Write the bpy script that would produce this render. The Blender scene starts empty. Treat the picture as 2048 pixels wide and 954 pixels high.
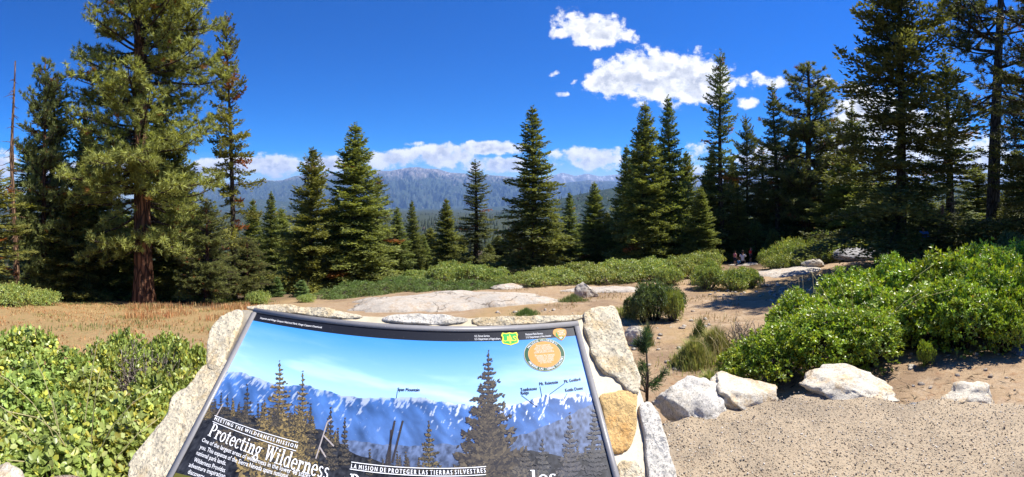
import bpy, math, random
import numpy as np
from mathutils import Vector, Matrix

# ------------------------------------------------------------------ camera, sky, sun, exposure
sc = bpy.context.scene
F, HY, CX, EYE = 782.0, 390.0, 1024.0, 1.6      # photo pixels per radian, horizon row, centre column, eye height
cam_d = bpy.data.cameras.new('camera'); cam = bpy.data.objects.new('camera', cam_d)
sc.collection.objects.link(cam); sc.camera = cam
cam.location = (0, 0, EYE); cam.rotation_euler = (math.radians(90), 0, 0)
cam_d.type = 'PANO'; cam_d.panorama_type = 'CENTRAL_CYLINDRICAL'
cam_d.central_cylindrical_range_u_min = -1024 / F
cam_d.central_cylindrical_range_u_max = 1024 / F
cam_d.central_cylindrical_range_v_min = -(954 - HY) / F
cam_d.central_cylindrical_range_v_max = HY / F
cam_d.central_cylindrical_radius = 1.0
cam_d.clip_start = 0.05; cam_d.clip_end = 200000

SUN_AZ, SUN_EL = math.radians(84), math.radians(57)      # azimuth clockwise from +Y
sun_d = bpy.data.lights.new('sun', 'SUN'); sun = bpy.data.objects.new('sun', sun_d)
sc.collection.objects.link(sun)
sun_d.energy = 5.0; sun_d.angle = math.radians(0.5); sun_d.color = (1.0, 0.955, 0.88)
sv = Vector((math.sin(SUN_AZ) * math.cos(SUN_EL), math.cos(SUN_AZ) * math.cos(SUN_EL), math.sin(SUN_EL)))
sun.rotation_euler = sv.to_track_quat('Z', 'Y').to_euler()
sun.location = (30, 0, 60)

world = bpy.data.worlds.new('World'); sc.world = world; world.use_nodes = True
wt = world.node_tree; wt.nodes.clear()
class NB:
    """tiny node builder"""
    def __init__(s, t): s.t = t
    def n(s, typ, **kw):
        nd = s.t.nodes.new(typ)
        for k, v in kw.items(): setattr(nd, k, v)
        return nd
    def put(s, sock, v):
        if hasattr(v, 'links') or hasattr(v, 'is_output'): s.t.links.new(v, sock)
        else: sock.default_value = v
    def m(s, op, a, b=0.0, c=None, clamp=False):
        nd = s.n('ShaderNodeMath', operation=op, use_clamp=clamp)
        s.put(nd.inputs[0], a); s.put(nd.inputs[1], b)
        if c is not None: s.put(nd.inputs[2], c)
        return nd.outputs[0]
    def mix(s, f, a, b, bt='MIX'):
        nd = s.n('ShaderNodeMix', data_type='RGBA', blend_type=bt)
        s.put(nd.inputs[0], f); s.put(nd.inputs[6], a); s.put(nd.inputs[7], b)
        return nd.outputs[2]
    def ramp(s, v, stops):
        nd = s.n('ShaderNodeValToRGB'); s.put(nd.inputs[0], v)
        e = nd.color_ramp.elements
        while len(e) < len(stops): e.new(0.5)
        for k, (p, c) in enumerate(stops):
            e[k].position = p; e[k].color = (c, c, c, 1) if isinstance(c, (int, float)) else (*c, 1)
        return nd.outputs[0]
    def sm(s, v, lo, hi):
        nd = s.n('ShaderNodeMapRange', interpolation_type='SMOOTHSTEP')
        s.put(nd.inputs[0], v); s.put(nd.inputs[1], lo); s.put(nd.inputs[2], hi)
        return nd.outputs[0]
    def noise(s, vec, scale, detail=4, rough=0.55, dist=0.0):
        nd = s.n('ShaderNodeTexNoise'); s.put(nd.inputs['Vector'], vec)
        nd.inputs['Scale'].default_value = scale; nd.inputs['Detail'].default_value = detail
        nd.inputs['Roughness'].default_value = rough; nd.inputs['Distortion'].default_value = dist
        return nd.outputs[0]
    def voro(s, vec, scale, feature='F1', rnd=1.0):
        nd = s.n('ShaderNodeTexVoronoi', feature=feature); s.put(nd.inputs['Vector'], vec)
        nd.inputs['Scale'].default_value = scale; nd.inputs['Randomness'].default_value = rnd
        return nd
b = NB(wt)
sky = b.n('ShaderNodeTexSky', sky_type='NISHITA', sun_disc=False)
sky.sun_elevation = SUN_EL; sky.sun_rotation = SUN_AZ
sky.altitude = 2100; sky.air_density = 1.0; sky.dust_density = 1.1; sky.ozone_density = 2.2
hs = b.n('ShaderNodeHueSaturation'); hs.inputs['Saturation'].default_value = 1.86; hs.inputs['Value'].default_value = 0.80; hs.inputs['Hue'].default_value = 0.518
wt.links.new(sky.outputs[0], hs.inputs['Color'])
tc = b.n('ShaderNodeTexCoord')
sx = b.n('ShaderNodeSeparateXYZ'); wt.links.new(tc.outputs['Generated'], sx.inputs[0])
hyp = b.m('SQRT', b.m('ADD', b.m('MULTIPLY', sx.outputs[0], sx.outputs[0]), b.m('MULTIPLY', sx.outputs[1], sx.outputs[1])))
az = b.m('ARCTAN2', sx.outputs[0], sx.outputs[1]); el = b.m('DIVIDE', sx.outputs[2], b.m('MAXIMUM', hyp, 1e-4))
def cvec(da=0.0, de=0.0):
    c = b.n('ShaderNodeCombineXYZ')
    b.put(c.inputs[0], b.m('ADD', az, da)); b.put(c.inputs[1], b.m('MULTIPLY', b.m('ADD', el, de), 1.25)); c.inputs[2].default_value = 0.37
    return c.outputs[0]
# cumulus: (column, row, half width, half height) in photo pixels, turned into directions
CL = [(1138,40,42,34),(1185,62,70,34),(1245,70,42,28),(1215,50,40,20),
      (1232,160,66,40),(1300,152,95,52),(1365,158,95,52),(1412,165,48,44),(1260,118,40,16),(1360,112,40,22),
      (1505,160,42,24),(1556,166,42,16),(1494,206,42,15),(1640,165,40,16),(1740,230,70,60),(1850,300,90,90),(1690,300,60,50),(1960,360,90,90),
      (1396,298,32,32),(1385,345,40,20),(1530,320,60,30),
      (1145,160,27,12),(1121,188,22,10),(1106,145,22,12),(1047,95,12,8),(1072,85,11,8),
      (545,330,60,22),(650,328,50,16),(735,303,22,14),(775,318,50,20),(830,287,30,8),(880,312,75,24),(975,296,65,14),(990,330,70,16),
      (1130,312,40,26),(1190,318,50,24),(1225,306,30,18),(400,345,55,20),(462,332,60,20),(350,360,50,18),(250,330,70,30),(120,345,80,26),(-60,330,90,36),(2150,330,90,50)]
mask = None
for (px, py, w, h) in CL:
    a_, e_ = (px - CX) / F, (HY - py) / F
    q = b.m('ADD', b.m('POWER', b.m('ABSOLUTE', b.m('DIVIDE', b.m('SUBTRACT', az, a_), w / F * 1.12)), 2.0),
                   b.m('POWER', b.m('ABSOLUTE', b.m('DIVIDE', b.m('SUBTRACT', el, e_), h / F * 1.12)), 2.0))
    v = b.m('SUBTRACT', 1.0 if w > 44 else (0.42 if w > 28 else 0.12), q)
    mask = v if mask is None else b.m('SMOOTH_MAX', mask, v, 0.25)
mask = b.m('MAXIMUM', mask, -3.0)
def dens(da, de):
    n1 = b.noise(cvec(da, de), 24, 12, 0.62, 0.1)
    n2 = b.voro(cvec(da, de), 30, 'SMOOTH_F1').outputs['Distance']
    return b.m('ADD', b.m('MULTIPLY', b.m('SUBTRACT', n1, 0.5), 6.5), b.m('MULTIPLY', b.m('SUBTRACT', 0.42, n2), 1.1))
d0 = b.m('ADD', b.m('MULTIPLY', mask, 2.1), dens(0, 0))
d1 = b.m('ADD', b.m('MULTIPLY', mask, 2.1), dens(0.016, 0.024))
cov = b.sm(d0, -0.1, 1.2)
thick = b.sm(b.m('SUBTRACT', d0, b.m('MULTIPLY', b.m('SUBTRACT', d1, d0), -0.55)), 0.6, 2.8)
ccol = b.mix(thick, (1.0, 1.0, 1.0, 1), (0.50, 0.53, 0.62, 1))  # cloud self-shade painted as grey where the cover is dense
ccol = b.mix(b.sm(b.m('SUBTRACT', d0, d1), -0.5, 1.3), ccol, (1.06, 1.05, 1.03, 1))  # sun-facing edges of the clouds painted brighter
SKY = 0.115
cloud = b.n('ShaderNodeVectorMath', operation='SCALE'); wt.links.new(ccol, cloud.inputs[0]); cloud.inputs['Scale'].default_value = 0.60 / SKY
final = b.mix(cov, hs.outputs[0], cloud.outputs[0])
bg = b.n('ShaderNodeBackground'); bg.inputs['Strength'].default_value = SKY
wt.links.new(final, bg.inputs['Color'])
wo = b.n('ShaderNodeOutputWorld'); wt.links.new(bg.outputs[0], wo.inputs['Surface'])

vs = sc.view_settings
vs.view_transform = 'Standard'; vs.look = 'None'; vs.gamma = 1.0; vs.use_curve_mapping = False; vs.exposure = 1.0
cy = sc.cycles
world.cycles.sampling_method = 'MANUAL'; world.cycles.sample_map_resolution = 256
cy.max_bounces = 8; cy.diffuse_bounces = 6; cy.glossy_bounces = 2; cy.transmission_bounces = 4; cy.volume_bounces = 0
cy.transparent_max_bounces = 8; cy.sample_clamp_indirect = 6.0; cy.use_denoising = True; cy.caustics_reflective = False; cy.caustics_refractive = False
try: sc.render.engine = 'CYCLES'; cy.denoiser = 'OPENIMAGEDENOISE'; cy.denoising_prefilter = 'ACCURATE'
except Exception: pass

# ------------------------------------------------------------------ helpers
rng = np.random.default_rng(7); random.seed(7)
COL = sc.collection
def azp(px): return (px - CX) / F
def pt(px, py, r):
    a = azp(px); return np.array((r * math.sin(a), r * math.cos(a), EYE - (py - HY) / F * r))
def link(o, parent=None):
    COL.objects.link(o)
    if parent is not None: o.parent = parent
    return o
def tag(o, label=None, cat=None, group=None, kind=None):
    if label: o['label'] = label
    if cat: o['category'] = cat
    if group: o['group'] = group
    if kind: o['kind'] = kind
    return o
def empty(name, loc=(0, 0, 0), rz=0.0, scale=(1, 1, 1)):
    o = bpy.data.objects.new(name, None); o.location = loc; o.rotation_euler = (0, 0, rz); o.scale = scale
    o.empty_display_size = 0.2; COL.objects.link(o); return o
def make_mesh(name, V, faces, mats, cols=None, smooth=False, midx=None):
    """faces: list of int arrays (n,3) / (n,4)"""
    V = np.asarray(V, np.float32); faces = [np.asarray(f, np.int32) for f in faces if len(f)]
    me = bpy.data.meshes.new(name)
    me.vertices.add(len(V)); me.vertices.foreach_set('co', V.ravel())
    li = np.concatenate([f.ravel() for f in faces]); lt = np.concatenate([np.full(len(f), f.shape[1], np.int32) for f in faces])
    me.loops.add(len(li)); me.loops.foreach_set('vertex_index', li)
    ls = np.zeros(len(lt), np.int32); ls[1:] = np.cumsum(lt)[:-1]
    me.polygons.add(len(lt)); me.polygons.foreach_set('loop_start', ls); me.polygons.foreach_set('loop_total', lt)
    if smooth: me.polygons.foreach_set('use_smooth', np.ones(len(lt), bool))
    for m in (mats if isinstance(mats, (list, tuple)) else [mats]): me.materials.append(m)
    if midx is not None: me.polygons.foreach_set('material_index', np.asarray(midx, np.int32))
    me.update(calc_edges=True)
    if cols is not None:
        ca = me.color_attributes.new('Col', 'FLOAT_COLOR', 'POINT')
        c4 = np.ones((len(V), 4), np.float32); c4[:, :3] = cols
        ca.data.foreach_set('color', c4.ravel())
    me.validate()
    return me
def obj(name, me, parent=None, loc=(0, 0, 0)):
    o = bpy.data.objects.new(name, me); o.location = loc; return link(o, parent)
def copy_tree(o, parent=None):
    c = o.copy(); COL.objects.link(c); c.parent = parent
    for ch in [k for k in bpy.data.objects if k.parent == o]: copy_tree(ch, c)
    return c

def _h(ix, iy, iz, s):
    n = (ix * 374761393 + iy * 668265263 + iz * 2147483647 + s * 974711) & 0xffffffff
    n = ((n ^ (n >> 13)) * 1274126177) & 0xffffffff
    return ((n ^ (n >> 16)) & 0xffff) / 65535.0
def vnoise(p, s=0):
    p = np.asarray(p, float); i = np.floor(p).astype(np.int64); f = p - i; f = f * f * (3 - 2 * f)
    r = 0
    for dx in (0, 1):
        for dy in (0, 1):
            for dz in (0, 1):
                w = (f[..., 0] if dx else 1 - f[..., 0]) * (f[..., 1] if dy else 1 - f[..., 1]) * (f[..., 2] if dz else 1 - f[..., 2])
                r = r + w * _h(i[..., 0] + dx, i[..., 1] + dy, i[..., 2] + dz, s)
    return r * 2 - 1
def fbm(p, o=4, s=0, g=0.5):
    p = np.asarray(p, float); r = 0; a = 1.0
    for k in range(o):
        r = r + a * vnoise(p, s + k); p = p * 2.03 + 11.3; a *= g
    return r
def n3(x, y, z=0.0): return np.stack([np.asarray(x, float), np.asarray(y, float), np.zeros_like(np.asarray(x, float)) + z], -1)
def nrm(v): return v / np.maximum(np.linalg.norm(v, axis=-1, keepdims=True), 1e-9)
def rand_dir(n, r=rng): return nrm(r.normal(size=(n, 3)))

class Geo:
    def __init__(s): s.V = []; s.T = []; s.Q = []; s.C = []; s.k = 0
    def add(s, V, T=None, Q=None, C=None):
        V = np.asarray(V, np.float32).reshape(-1, 3)
        s.V.append(V)
        if T is not None and len(T): s.T.append(np.asarray(T, np.int32) + s.k)
        if Q is not None and len(Q): s.Q.append(np.asarray(Q, np.int32) + s.k)
        if C is None: C = (0.5, 0.5, 0.5)
        C = np.asarray(C, np.float32)
        s.C.append(np.broadcast_to(C, (len(V), 3)) if C.ndim == 1 else C)
        s.k += len(V)
    def mesh(s, name, mat, smooth=False, cols=True):
        f = []
        if s.T: f.append(np.concatenate(s.T))
        if s.Q: f.append(np.concatenate(s.Q))
        return make_mesh(name, np.concatenate(s.V), f, mat, np.concatenate(s.C) if cols else None, smooth)
def tube(g, P, R, n=6, C=None, cap=True):
    P = np.asarray(P, float); R = np.asarray(R, float); m = len(P)
    T = np.gradient(P, axis=0); T = nrm(T)
    ref = np.array((0.0, 0, 1)) if abs(T[0][2]) < 0.9 else np.array((1.0, 0, 0))
    A = nrm(np.cross(T, ref)); B = np.cross(T, A)
    th = np.linspace(0, 2 * np.pi, n, endpoint=False)
    V = P[:, None] + R[:, None, None] * (A[:, None] * np.cos(th)[None, :, None] + B[:, None] * np.sin(th)[None, :, None])
    i = np.arange(m - 1)[:, None] * n; j = np.arange(n)[None]; jn = (j + 1) % n
    Q = np.stack([i + j, i + jn, i + n + jn, i + n + j], -1).reshape(-1, 4)
    V = V.reshape(-1, 3); Tn = []
    if cap:
        V = np.concatenate([V, P[-1:]]); Tn = np.stack([(m - 1) * n + j[0], (m - 1) * n + jn[0], np.full(n, m * n)], -1)
    g.add(V, Tn, Q, C)
def kites(g, P, A, N, L, W, C, fold=0.0, oval=False):
    """leaf shapes: P base, A axis, N normal"""
    A = nrm(A); S = nrm(np.cross(A, N)); N2 = np.cross(S, A)
    L = np.broadcast_to(np.asarray(L, float), (len(P),))[:, None]; W = np.broadcast_to(np.asarray(W, float), (len(P),))[:, None]
    n = len(P); k = np.arange(n)[:, None]
    if oval:
        V = np.stack([P, P + A * L * .3 + S * W * .42 + N2 * L * fold, P + A * L * .72 + S * W * .40 + N2 * L * fold, P + A * L,
                      P + A * L * .72 - S * W * .40 + N2 * L * fold, P + A * L * .3 - S * W * .42 + N2 * L * fold], 1)
        T = None; Q = np.concatenate([k * 6 + np.array([[0, 1, 2, 3]]), k * 6 + np.array([[0, 3, 4, 5]])]); q = 6
    else:
        V = np.stack([P, P + A * L * .45 + S * W * .5 + N2 * L * fold, P + A * L, P + A * L * .45 - S * W * .5 + N2 * L * fold], 1)
        q = 4
        if fold: T = np.concatenate([k * 4 + np.array([[0, 1, 2]]), k * 4 + np.array([[0, 2, 3]])]); Q = None
        else: T = None; Q = k * 4 + np.array([[0, 1, 2, 3]])
    g.add(V.reshape(-1, 3), T, Q, np.repeat(np.asarray(C, np.float32).reshape(-1, 3) * np.ones((n, 1), np.float32), q, 0))

# ------------------------------------------------------------------ materials
def newmat(name):
    m = bpy.data.materials.new(name); m.use_nodes = True; m.node_tree.nodes.clear(); return m, NB(m.node_tree)
def finish(m, nb, col, rough=0.7, spec=0.3, bump=None, bs=0.3, bd=0.02, trans=0.0, tcol=None, coat=0.0):
    p = nb.n('ShaderNodeBsdfPrincipled'); nb.put(p.inputs['Base Color'], col); nb.put(p.inputs['Roughness'], rough)
    p.inputs['Specular IOR Level'].default_value = spec
    if coat: p.inputs['Coat Weight'].default_value = coat; p.inputs['Coat Roughness'].default_value = 0.06
    if bump is not None:
        bn = nb.n('ShaderNodeBump'); bn.inputs['Strength'].default_value = bs; bn.inputs['Distance'].default_value = bd
        nb.put(bn.inputs['Height'], bump); m.node_tree.links.new(bn.outputs[0], p.inputs['Normal'])
    out = nb.n('ShaderNodeOutputMaterial'); sh = p.outputs[0]
    if trans:
        t = nb.n('ShaderNodeBsdfTranslucent'); nb.put(t.inputs['Color'], tcol if tcol is not None else col)
        mx = nb.n('ShaderNodeMixShader'); mx.inputs[0].default_value = trans
        m.node_tree.links.new(sh, mx.inputs[1]); m.node_tree.links.new(t.outputs[0], mx.inputs[2]); sh = mx.outputs[0]
    m.node_tree.links.new(sh, out.inputs['Surface']); return m
def ocoord(nb): return nb.n('ShaderNodeTexCoord').outputs['Object']
def gpos(nb): return nb.n('ShaderNodeNewGeometry').outputs['Position']
def vcol(nb): 
    a = nb.n('ShaderNodeVertexColor'); a.layer_name = 'Col'; return a.outputs[0]
def foliage_mat(name, rough=0.55, spec=0.25, trans=0.3, var=0.25, tint=(1.25, 1.2, 0.55)):
    m, nb = newmat(name); c = vcol(nb)
    oi = nb.n('ShaderNodeObjectInfo')
    h = nb.n('ShaderNodeHueSaturation'); nb.put(h.inputs['Color'], c)
    nb.put(h.inputs['Hue'], nb.m('ADD', 0.5 - 0.012, nb.m('MULTIPLY', oi.outputs['Random'], 0.024)))
    nb.put(h.inputs['Value'], nb.m('ADD', 1 - var / 2, nb.m('MULTIPLY', oi.outputs['Random'], var)))
    t = nb.mix(1.0, h.outputs[0], (*tint, 1), 'MULTIPLY')
    return finish(m, nb, h.outputs[0], rough, spec, trans=trans, tcol=t)
M = {}
M['fir'] = foliage_mat('fir_needles', 0.6, 0.12, 0.34, 0.30)
M['pine'] = foliage_mat('pine_needles', 0.55, 0.2, 0.32, 0.25)
M['leaf'] = foliage_mat('glossy_leaves', 0.38, 0.45, 0.3, 0.2)
M['grass'] = foliage_mat('grass_blades', 0.6, 0.3, 0.3, 0.15, (1.1, 1.05, 0.8))
def bark(name, c1, c2, sc_=1.0):
    m, nb = newmat(name); o = ocoord(nb)
    mp = nb.n('ShaderNodeMapping'); nb.put(mp.inputs[0], o); mp.inputs['Scale'].default_value = (5 * sc_, 5 * sc_, 0.9 * sc_)
    v = nb.voro(mp.outputs[0], 2.2, 'DISTANCE_TO_EDGE').outputs['Distance']
    n = nb.noise(mp.outputs[0], 4, 6, 0.65)
    f = nb.m('MULTIPLY', nb.sm(v, 0.0, 0.22), nb.m('ADD', 0.45, n), clamp=True)
    return finish(m, nb, nb.mix(f, (*c1, 1), (*c2, 1)), 0.9, 0.15, f, 0.9, 0.05)
M['bark_red'] = bark('jeffrey_pine_bark', (0.035, 0.02, 0.014), (0.20, 0.095, 0.052), 0.6)
M['bark'] = bark('fir_bark', (0.025, 0.02, 0.016), (0.115, 0.088, 0.066))
M['snag'] = bark('dead_wood', (0.06, 0.035, 0.022), (0.25, 0.15, 0.09))
M['greywood'] = bark('grey_twigs', (0.16, 0.13, 0.11), (0.36, 0.31, 0.27), 3)
def granite(name, base=(0.52, 0.49, 0.43), stain=(0.55, 0.38, 0.16), st=0.35, speck=0.5, scale=1.0, dark=(0.10, 0.095, 0.09), bs=0.5, crack=0.0):
    m, nb = newmat(name); o = gpos(nb)
    big = nb.noise(o, 3.5 * scale, 5, 0.6); sp = nb.noise(o, 120 * scale, 3, 0.75); sp2 = nb.noise(o, 40 * scale, 5, 0.75)
    c = nb.mix(nb.sm(big, 0.48, 0.75), (*base, 1), (*[x * 0.72 for x in base], 1))
    stn = nb.noise(o, 7 * scale, 5, 0.65, 0.6)
    c = nb.mix(nb.m('MULTIPLY', nb.sm(stn, 0.48, 0.60), st), c, (*stain, 1))
    c = nb.mix(nb.m('MULTIPLY', nb.sm(sp2, 0.46, 0.60), 0.55), c, (*[min(1, x * 1.35) for x in base], 1))
    c = nb.mix(nb.m('MULTIPLY', nb.sm(sp, 0.545, 0.60), speck), c, (*dark, 1))
    if crack:
        wv = nb.n('ShaderNodeVectorMath', operation='ADD'); nb.put(wv.inputs[0], o); nn_ = nb.n('ShaderNodeTexNoise'); nb.put(nn_.inputs['Vector'], o); nn_.inputs['Scale'].default_value = 1.7; nn_.inputs['Detail'].default_value = 5; nb.put(wv.inputs[1], nn_.outputs['Color'])
        cr = nb.voro(wv.outputs[0], crack, 'DISTANCE_TO_EDGE').outputs['Distance']
        c = nb.mix(nb.m('MULTIPLY', nb.sm(cr, 0.022, 0.0), 0.75), c, (0.10, 0.08, 0.06, 1))
    bmp = nb.m('ADD', nb.m('MULTIPLY', nb.noise(o, 22 * scale, 9, 0.75), 1.0), nb.m('MULTIPLY', sp, 0.35))
    return finish(m, nb, c, 0.9, 0.15, bmp, min(1.0, bs * 1.7), 0.022 / scale)
M['granite'] = granite('pale_granite', (0.60, 0.54, 0.43), (0.56, 0.36, 0.14), st=0.55, speck=0.4)
M['granite_y'] = granite('cream_granite', (0.64, 0.56, 0.40), (0.55, 0.36, 0.13), 0.45, 0.6)
M['granite_o'] = granite('orange_granite', (0.62, 0.42, 0.18), (0.60, 0.30, 0.08), 0.6, 0.35)
M['granite_w'] = granite('white_granite', (0.62, 0.58, 0.50), (0.5, 0.42, 0.28), 0.3, 0.6)
M['slab'] = granite('weathered_slab', (0.47, 0.42, 0.35), (0.44, 0.31, 0.19), 0.5, 0.3, 0.35, bs=0.6, crack=0.55)
M['boulder'] = granite('grey_boulder', (0.33, 0.32, 0.31), (0.2, 0.18, 0.15), 0.4, 0.4, 0.4, bs=0.7)
def mortar():
    m, nb = newmat('cream_mortar'); o = gpos(nb)
    n = nb.noise(o, 30, 6, 0.6); s = nb.noise(o, 220, 2, 0.6)
    c = nb.mix(n, (0.47, 0.41, 0.30, 1), (0.58, 0.52, 0.40, 1))
    c = nb.mix(nb.m('MULTIPLY', nb.sm(s, 0.62, 0.72), 0.5), c, (0.22, 0.18, 0.12, 1))
    c = nb.mix(nb.m('MULTIPLY', nb.sm(nb.noise(o, 6, 4), 0.5, 0.7), 0.35), c, (0.38, 0.32, 0.22, 1))
    return finish(m, nb, c, 0.92, 0.15, nb.m('ADD', n, nb.m('MULTIPLY', s, 0.4)), 0.4, 0.006)
M['mortar'] = mortar()
def aggregate():
    m, nb = newmat('exposed_aggregate_concrete'); o = gpos(nb)
    v = nb.voro(o, 120); d = v.outputs['Distance']; cc = v.outputs['Color']
    sep = nb.n('ShaderNodeSeparateColor'); nb.put(sep.inputs[0], cc)
    base = nb.mix(nb.noise(o, 14, 5, 0.6), (0.28, 0.215, 0.14, 1), (0.44, 0.35, 0.235, 1))
    base = nb.mix(nb.m('MULTIPLY', nb.sm(nb.noise(o, 2.2, 5, 0.6, 0.5), 0.50, 0.68), 0.5), base, (0.18, 0.145, 0.105, 1))
    peb = nb.ramp(sep.outputs[0], [(0.0, (0.05, 0.045, 0.042)), (0.16, (0.09, 0.08, 0.07)), (0.3, (0.30, 0.24, 0.16)), (0.55, (0.36, 0.29, 0.19)), (0.78, (0.46, 0.42, 0.34)), (1.0, (0.33, 0.19, 0.10))])
    f = nb.m('MULTIPLY', nb.m('SUBTRACT', 1.0, nb.sm(d, 0.28, 0.46)), nb.sm(sep.outputs[1], 0.35, 0.42))
    c = nb.mix(f, base, peb)
    fine = nb.noise(o, 320, 2, 0.7)
    c = nb.mix(nb.m('MULTIPLY', nb.sm(fine, 0.58, 0.70), 0.4), c, (0.06, 0.052, 0.045, 1))
    c = nb.mix(nb.m('MULTIPLY', nb.sm(fine, 0.42, 0.30), 0.35), c, (0.50, 0.44, 0.34, 1))
    bmp = nb.m('ADD', nb.m('MULTIPLY', f, nb.m('SUBTRACT', 0.6, d)), nb.m('MULTIPLY', nb.noise(o, 60, 5, 0.7), 0.8))
    return finish(m, nb, c, 0.85, 0.25, bmp, 1.0, 0.012)
M['agg'] = aggregate()
def ground_mat():
    m, nb = newmat('sandy_ground'); o = gpos(nb)
    sep = nb.n('ShaderNodeSeparateColor'); nb.put(sep.inputs[0], vcol(nb))
    n1 = nb.noise(o, 0.9, 6, 0.6, 0.3); n2 = nb.noise(o, 7, 6, 0.65); n3_ = nb.noise(o, 60, 3, 0.7)
    c = nb.mix(n1, (0.32, 0.215, 0.125, 1), (0.41, 0.305, 0.19, 1))
    c = nb.mix(nb.sm(n2, 0.50, 0.72), c, (0.29, 0.17, 0.09, 1))
    c = nb.mix(nb.m('MULTIPLY', nb.sm(nb.noise(o, 0.55, 7, 0.68, 0.4), 0.47, 0.62), 0.75), c, (0.215, 0.145, 0.09, 1))
    c = nb.mix(nb.m('MULTIPLY', nb.sm(nb.noise(o, 2.6, 6, 0.7, 0.5), 0.53, 0.64), 0.5), c, (0.43, 0.34, 0.24, 1))
    c = nb.mix(nb.m('MULTIPLY', nb.sm(n3_, 0.57, 0.66), 0.7), c, (0.12, 0.08, 0.05, 1))
    c = nb.mix(nb.m('MULTIPLY', nb.sm(n3_, 0.38, 0.28), 0.35), c, (0.55, 0.45, 0.33, 1))
    gr = nb.mix(nb.sm(n2, 0.35, 0.65), (0.37, 0.24, 0.115, 1), (0.30, 0.23, 0.10, 1))
    gr = nb.mix(nb.sm(nb.noise(o, 22, 4, 0.7), 0.5, 0.7), gr, (0.36, 0.17, 0.07, 1))
    c = nb.mix(sep.outputs[0], c, gr)
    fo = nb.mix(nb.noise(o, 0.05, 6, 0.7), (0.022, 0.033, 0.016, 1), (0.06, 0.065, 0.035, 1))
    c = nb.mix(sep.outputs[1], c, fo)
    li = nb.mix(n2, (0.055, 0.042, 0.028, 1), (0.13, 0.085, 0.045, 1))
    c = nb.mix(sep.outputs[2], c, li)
    bmp = nb.m('ADD', nb.m('MULTIPLY', n2, 1.0), nb.m('MULTIPLY', n3_, 0.35))
    return finish(m, nb, c, 0.95, 0.1, bmp, 0.9, 0.06)
M['ground'] = ground_mat()
def plain(name, c, rough=0.6, spec=0.3, **k):
    m, nb = newmat(name); o = ocoord(nb)
    col = nb.mix(nb.noise(o, 12, 4), (*[x * 0.88 for x in c], 1), (*[min(1, x * 1.1) for x in c], 1))
    return finish(m, nb, col, rough, spec, **k)

# ------------------------------------------------------------------ terrain
# per column of the view: (distance in m, photo row of the bare ground there)
TERR = {
 -300: [(2.2,1010),(5,770),(9,650),(14,612),(18,598),(25,588),(40,585),(80,600),(200,590),(500,520),(1200,465),(3000,430),(6000,424)],
 0:    [(2.2,1010),(5,768),(9,652),(14,614),(18,600),(25,590),(40,585),(80,600),(200,590),(500,520),(1200,465),(3000,430),(6000,424)],
 300:  [(2.2,1040),(5,770),(9,657),(14,620),(17,606),(22,594),(40,590),(80,600),(200,590),(500,520),(1200,460),(3000,430),(6000,424)],
 600:  [(2.2,1100),(5,770),(9,652),(14,612),(18,597),(24,586),(40,580),(80,585),(200,565),(500,512),(1200,458),(3000,430),(6000,422)],
 900:  [(2.2,1130),(5,768),(8,672),(12,614),(17,580),(22,562),(28,552),(40,548),(80,552),(200,535),(500,500),(1200,455),(3000,428),(6000,420)],
 1200: [(2.2,1130),(5,765),(8,667),(12,608),(17,575),(24,548),(32,530),(45,526),(80,540),(200,530),(500,497),(1200,452),(3000,428),(6000,420)],
 1500: [(2.2,1130),(5,762),(8,662),(12,610),(18,566),(25,543),(32,527),(45,508),(80,505),(200,495),(500,470),(1200,445),(3000,426),(6000,420)],
 1800: [(2.2,1080),(5,728),(8,645),(12,584),(16,553),(20,527),(30,502),(45,484),(80,474),(200,470),(500,450),(1200,432),(3000,424),(6000,420)],
 2048: [(2.2,1060),(5,725),(8,635),(12,574),(20,518),(30,488),(45,474),(80,466),(200,460),(500,445),(1200,430),(3000,424),(6000,420)],
 2400: [(2.2,1060),(5,725),(8,635),(12,574),(20,518),(30,488),(45,474),(80,466),(200,460),(500,445),(1200,430),(3000,424),(6000,420)],
}
_tk = sorted(TERR)
_lr = np.linspace(math.log(1.0), math.log(6000), 240)
_tab = []
for k in _tk:
    rr = np.log([q[0] for q in TERR[k]]); zz = np.array([EYE - (q[1] - HY) / F * q[0] for q in TERR[k]])
    # smooth in log r through arcsinh of depth
    dd = np.arcsinh(zz - EYE); t = np.interp(_lr, rr, dd)
    ker = np.array([1, 4, 6, 4, 1.0]) / 16; tp = np.pad(t, 2, mode='edge'); t = np.convolve(tp, ker, 'valid')
    _tab.append(t)
_tab = np.array(_tab); _ta = np.array([azp(k) for k in _tk])
def ground_z(x, y):
    x = np.asarray(x, float); y = np.asarray(y, float)
    r = np.maximum(np.hypot(x, y), 1.0); a = np.clip(np.arctan2(x, y), _ta[0], _ta[-1] - 1e-6)
    fi = np.clip((np.log(r) - _lr[0]) / (_lr[1] - _lr[0]), 0, len(_lr) - 1.001); i = fi.astype(int); f = fi - i
    j = np.clip(np.searchsorted(_ta, a, side='right') - 1, 0, len(_ta) - 2); u = (a - _ta[j]) / (_ta[j + 1] - _ta[j]); u = u * u * (3 - 2 * u)
    t = (_tab[j, i] * (1 - f) + _tab[j, i + 1] * f) * (1 - u) + (_tab[j + 1, i] * (1 - f) + _tab[j + 1, i + 1] * f) * u
    z = EYE + np.sinh(t)
    amp = np.clip((r - 3.0) / 10, 0, 1) * 0.10 + 0.025 + np.clip((r - 60) / 600, 0, 1) * 14
    sc_ = np.where(r < 60, 1.0, 1.0)
    z = z + 0.5 * amp * fbm(n3(x * 0.45, y * 0.45), 4, 3) * (r < 80) + np.where(r >= 60, amp * 0.7 * fbm(n3(x * 0.0035, y * 0.0035), 5, 9), 0)
    return z
def gz(x, y): return float(ground_z(np.array([x]), np.array([y]))[0])
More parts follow.
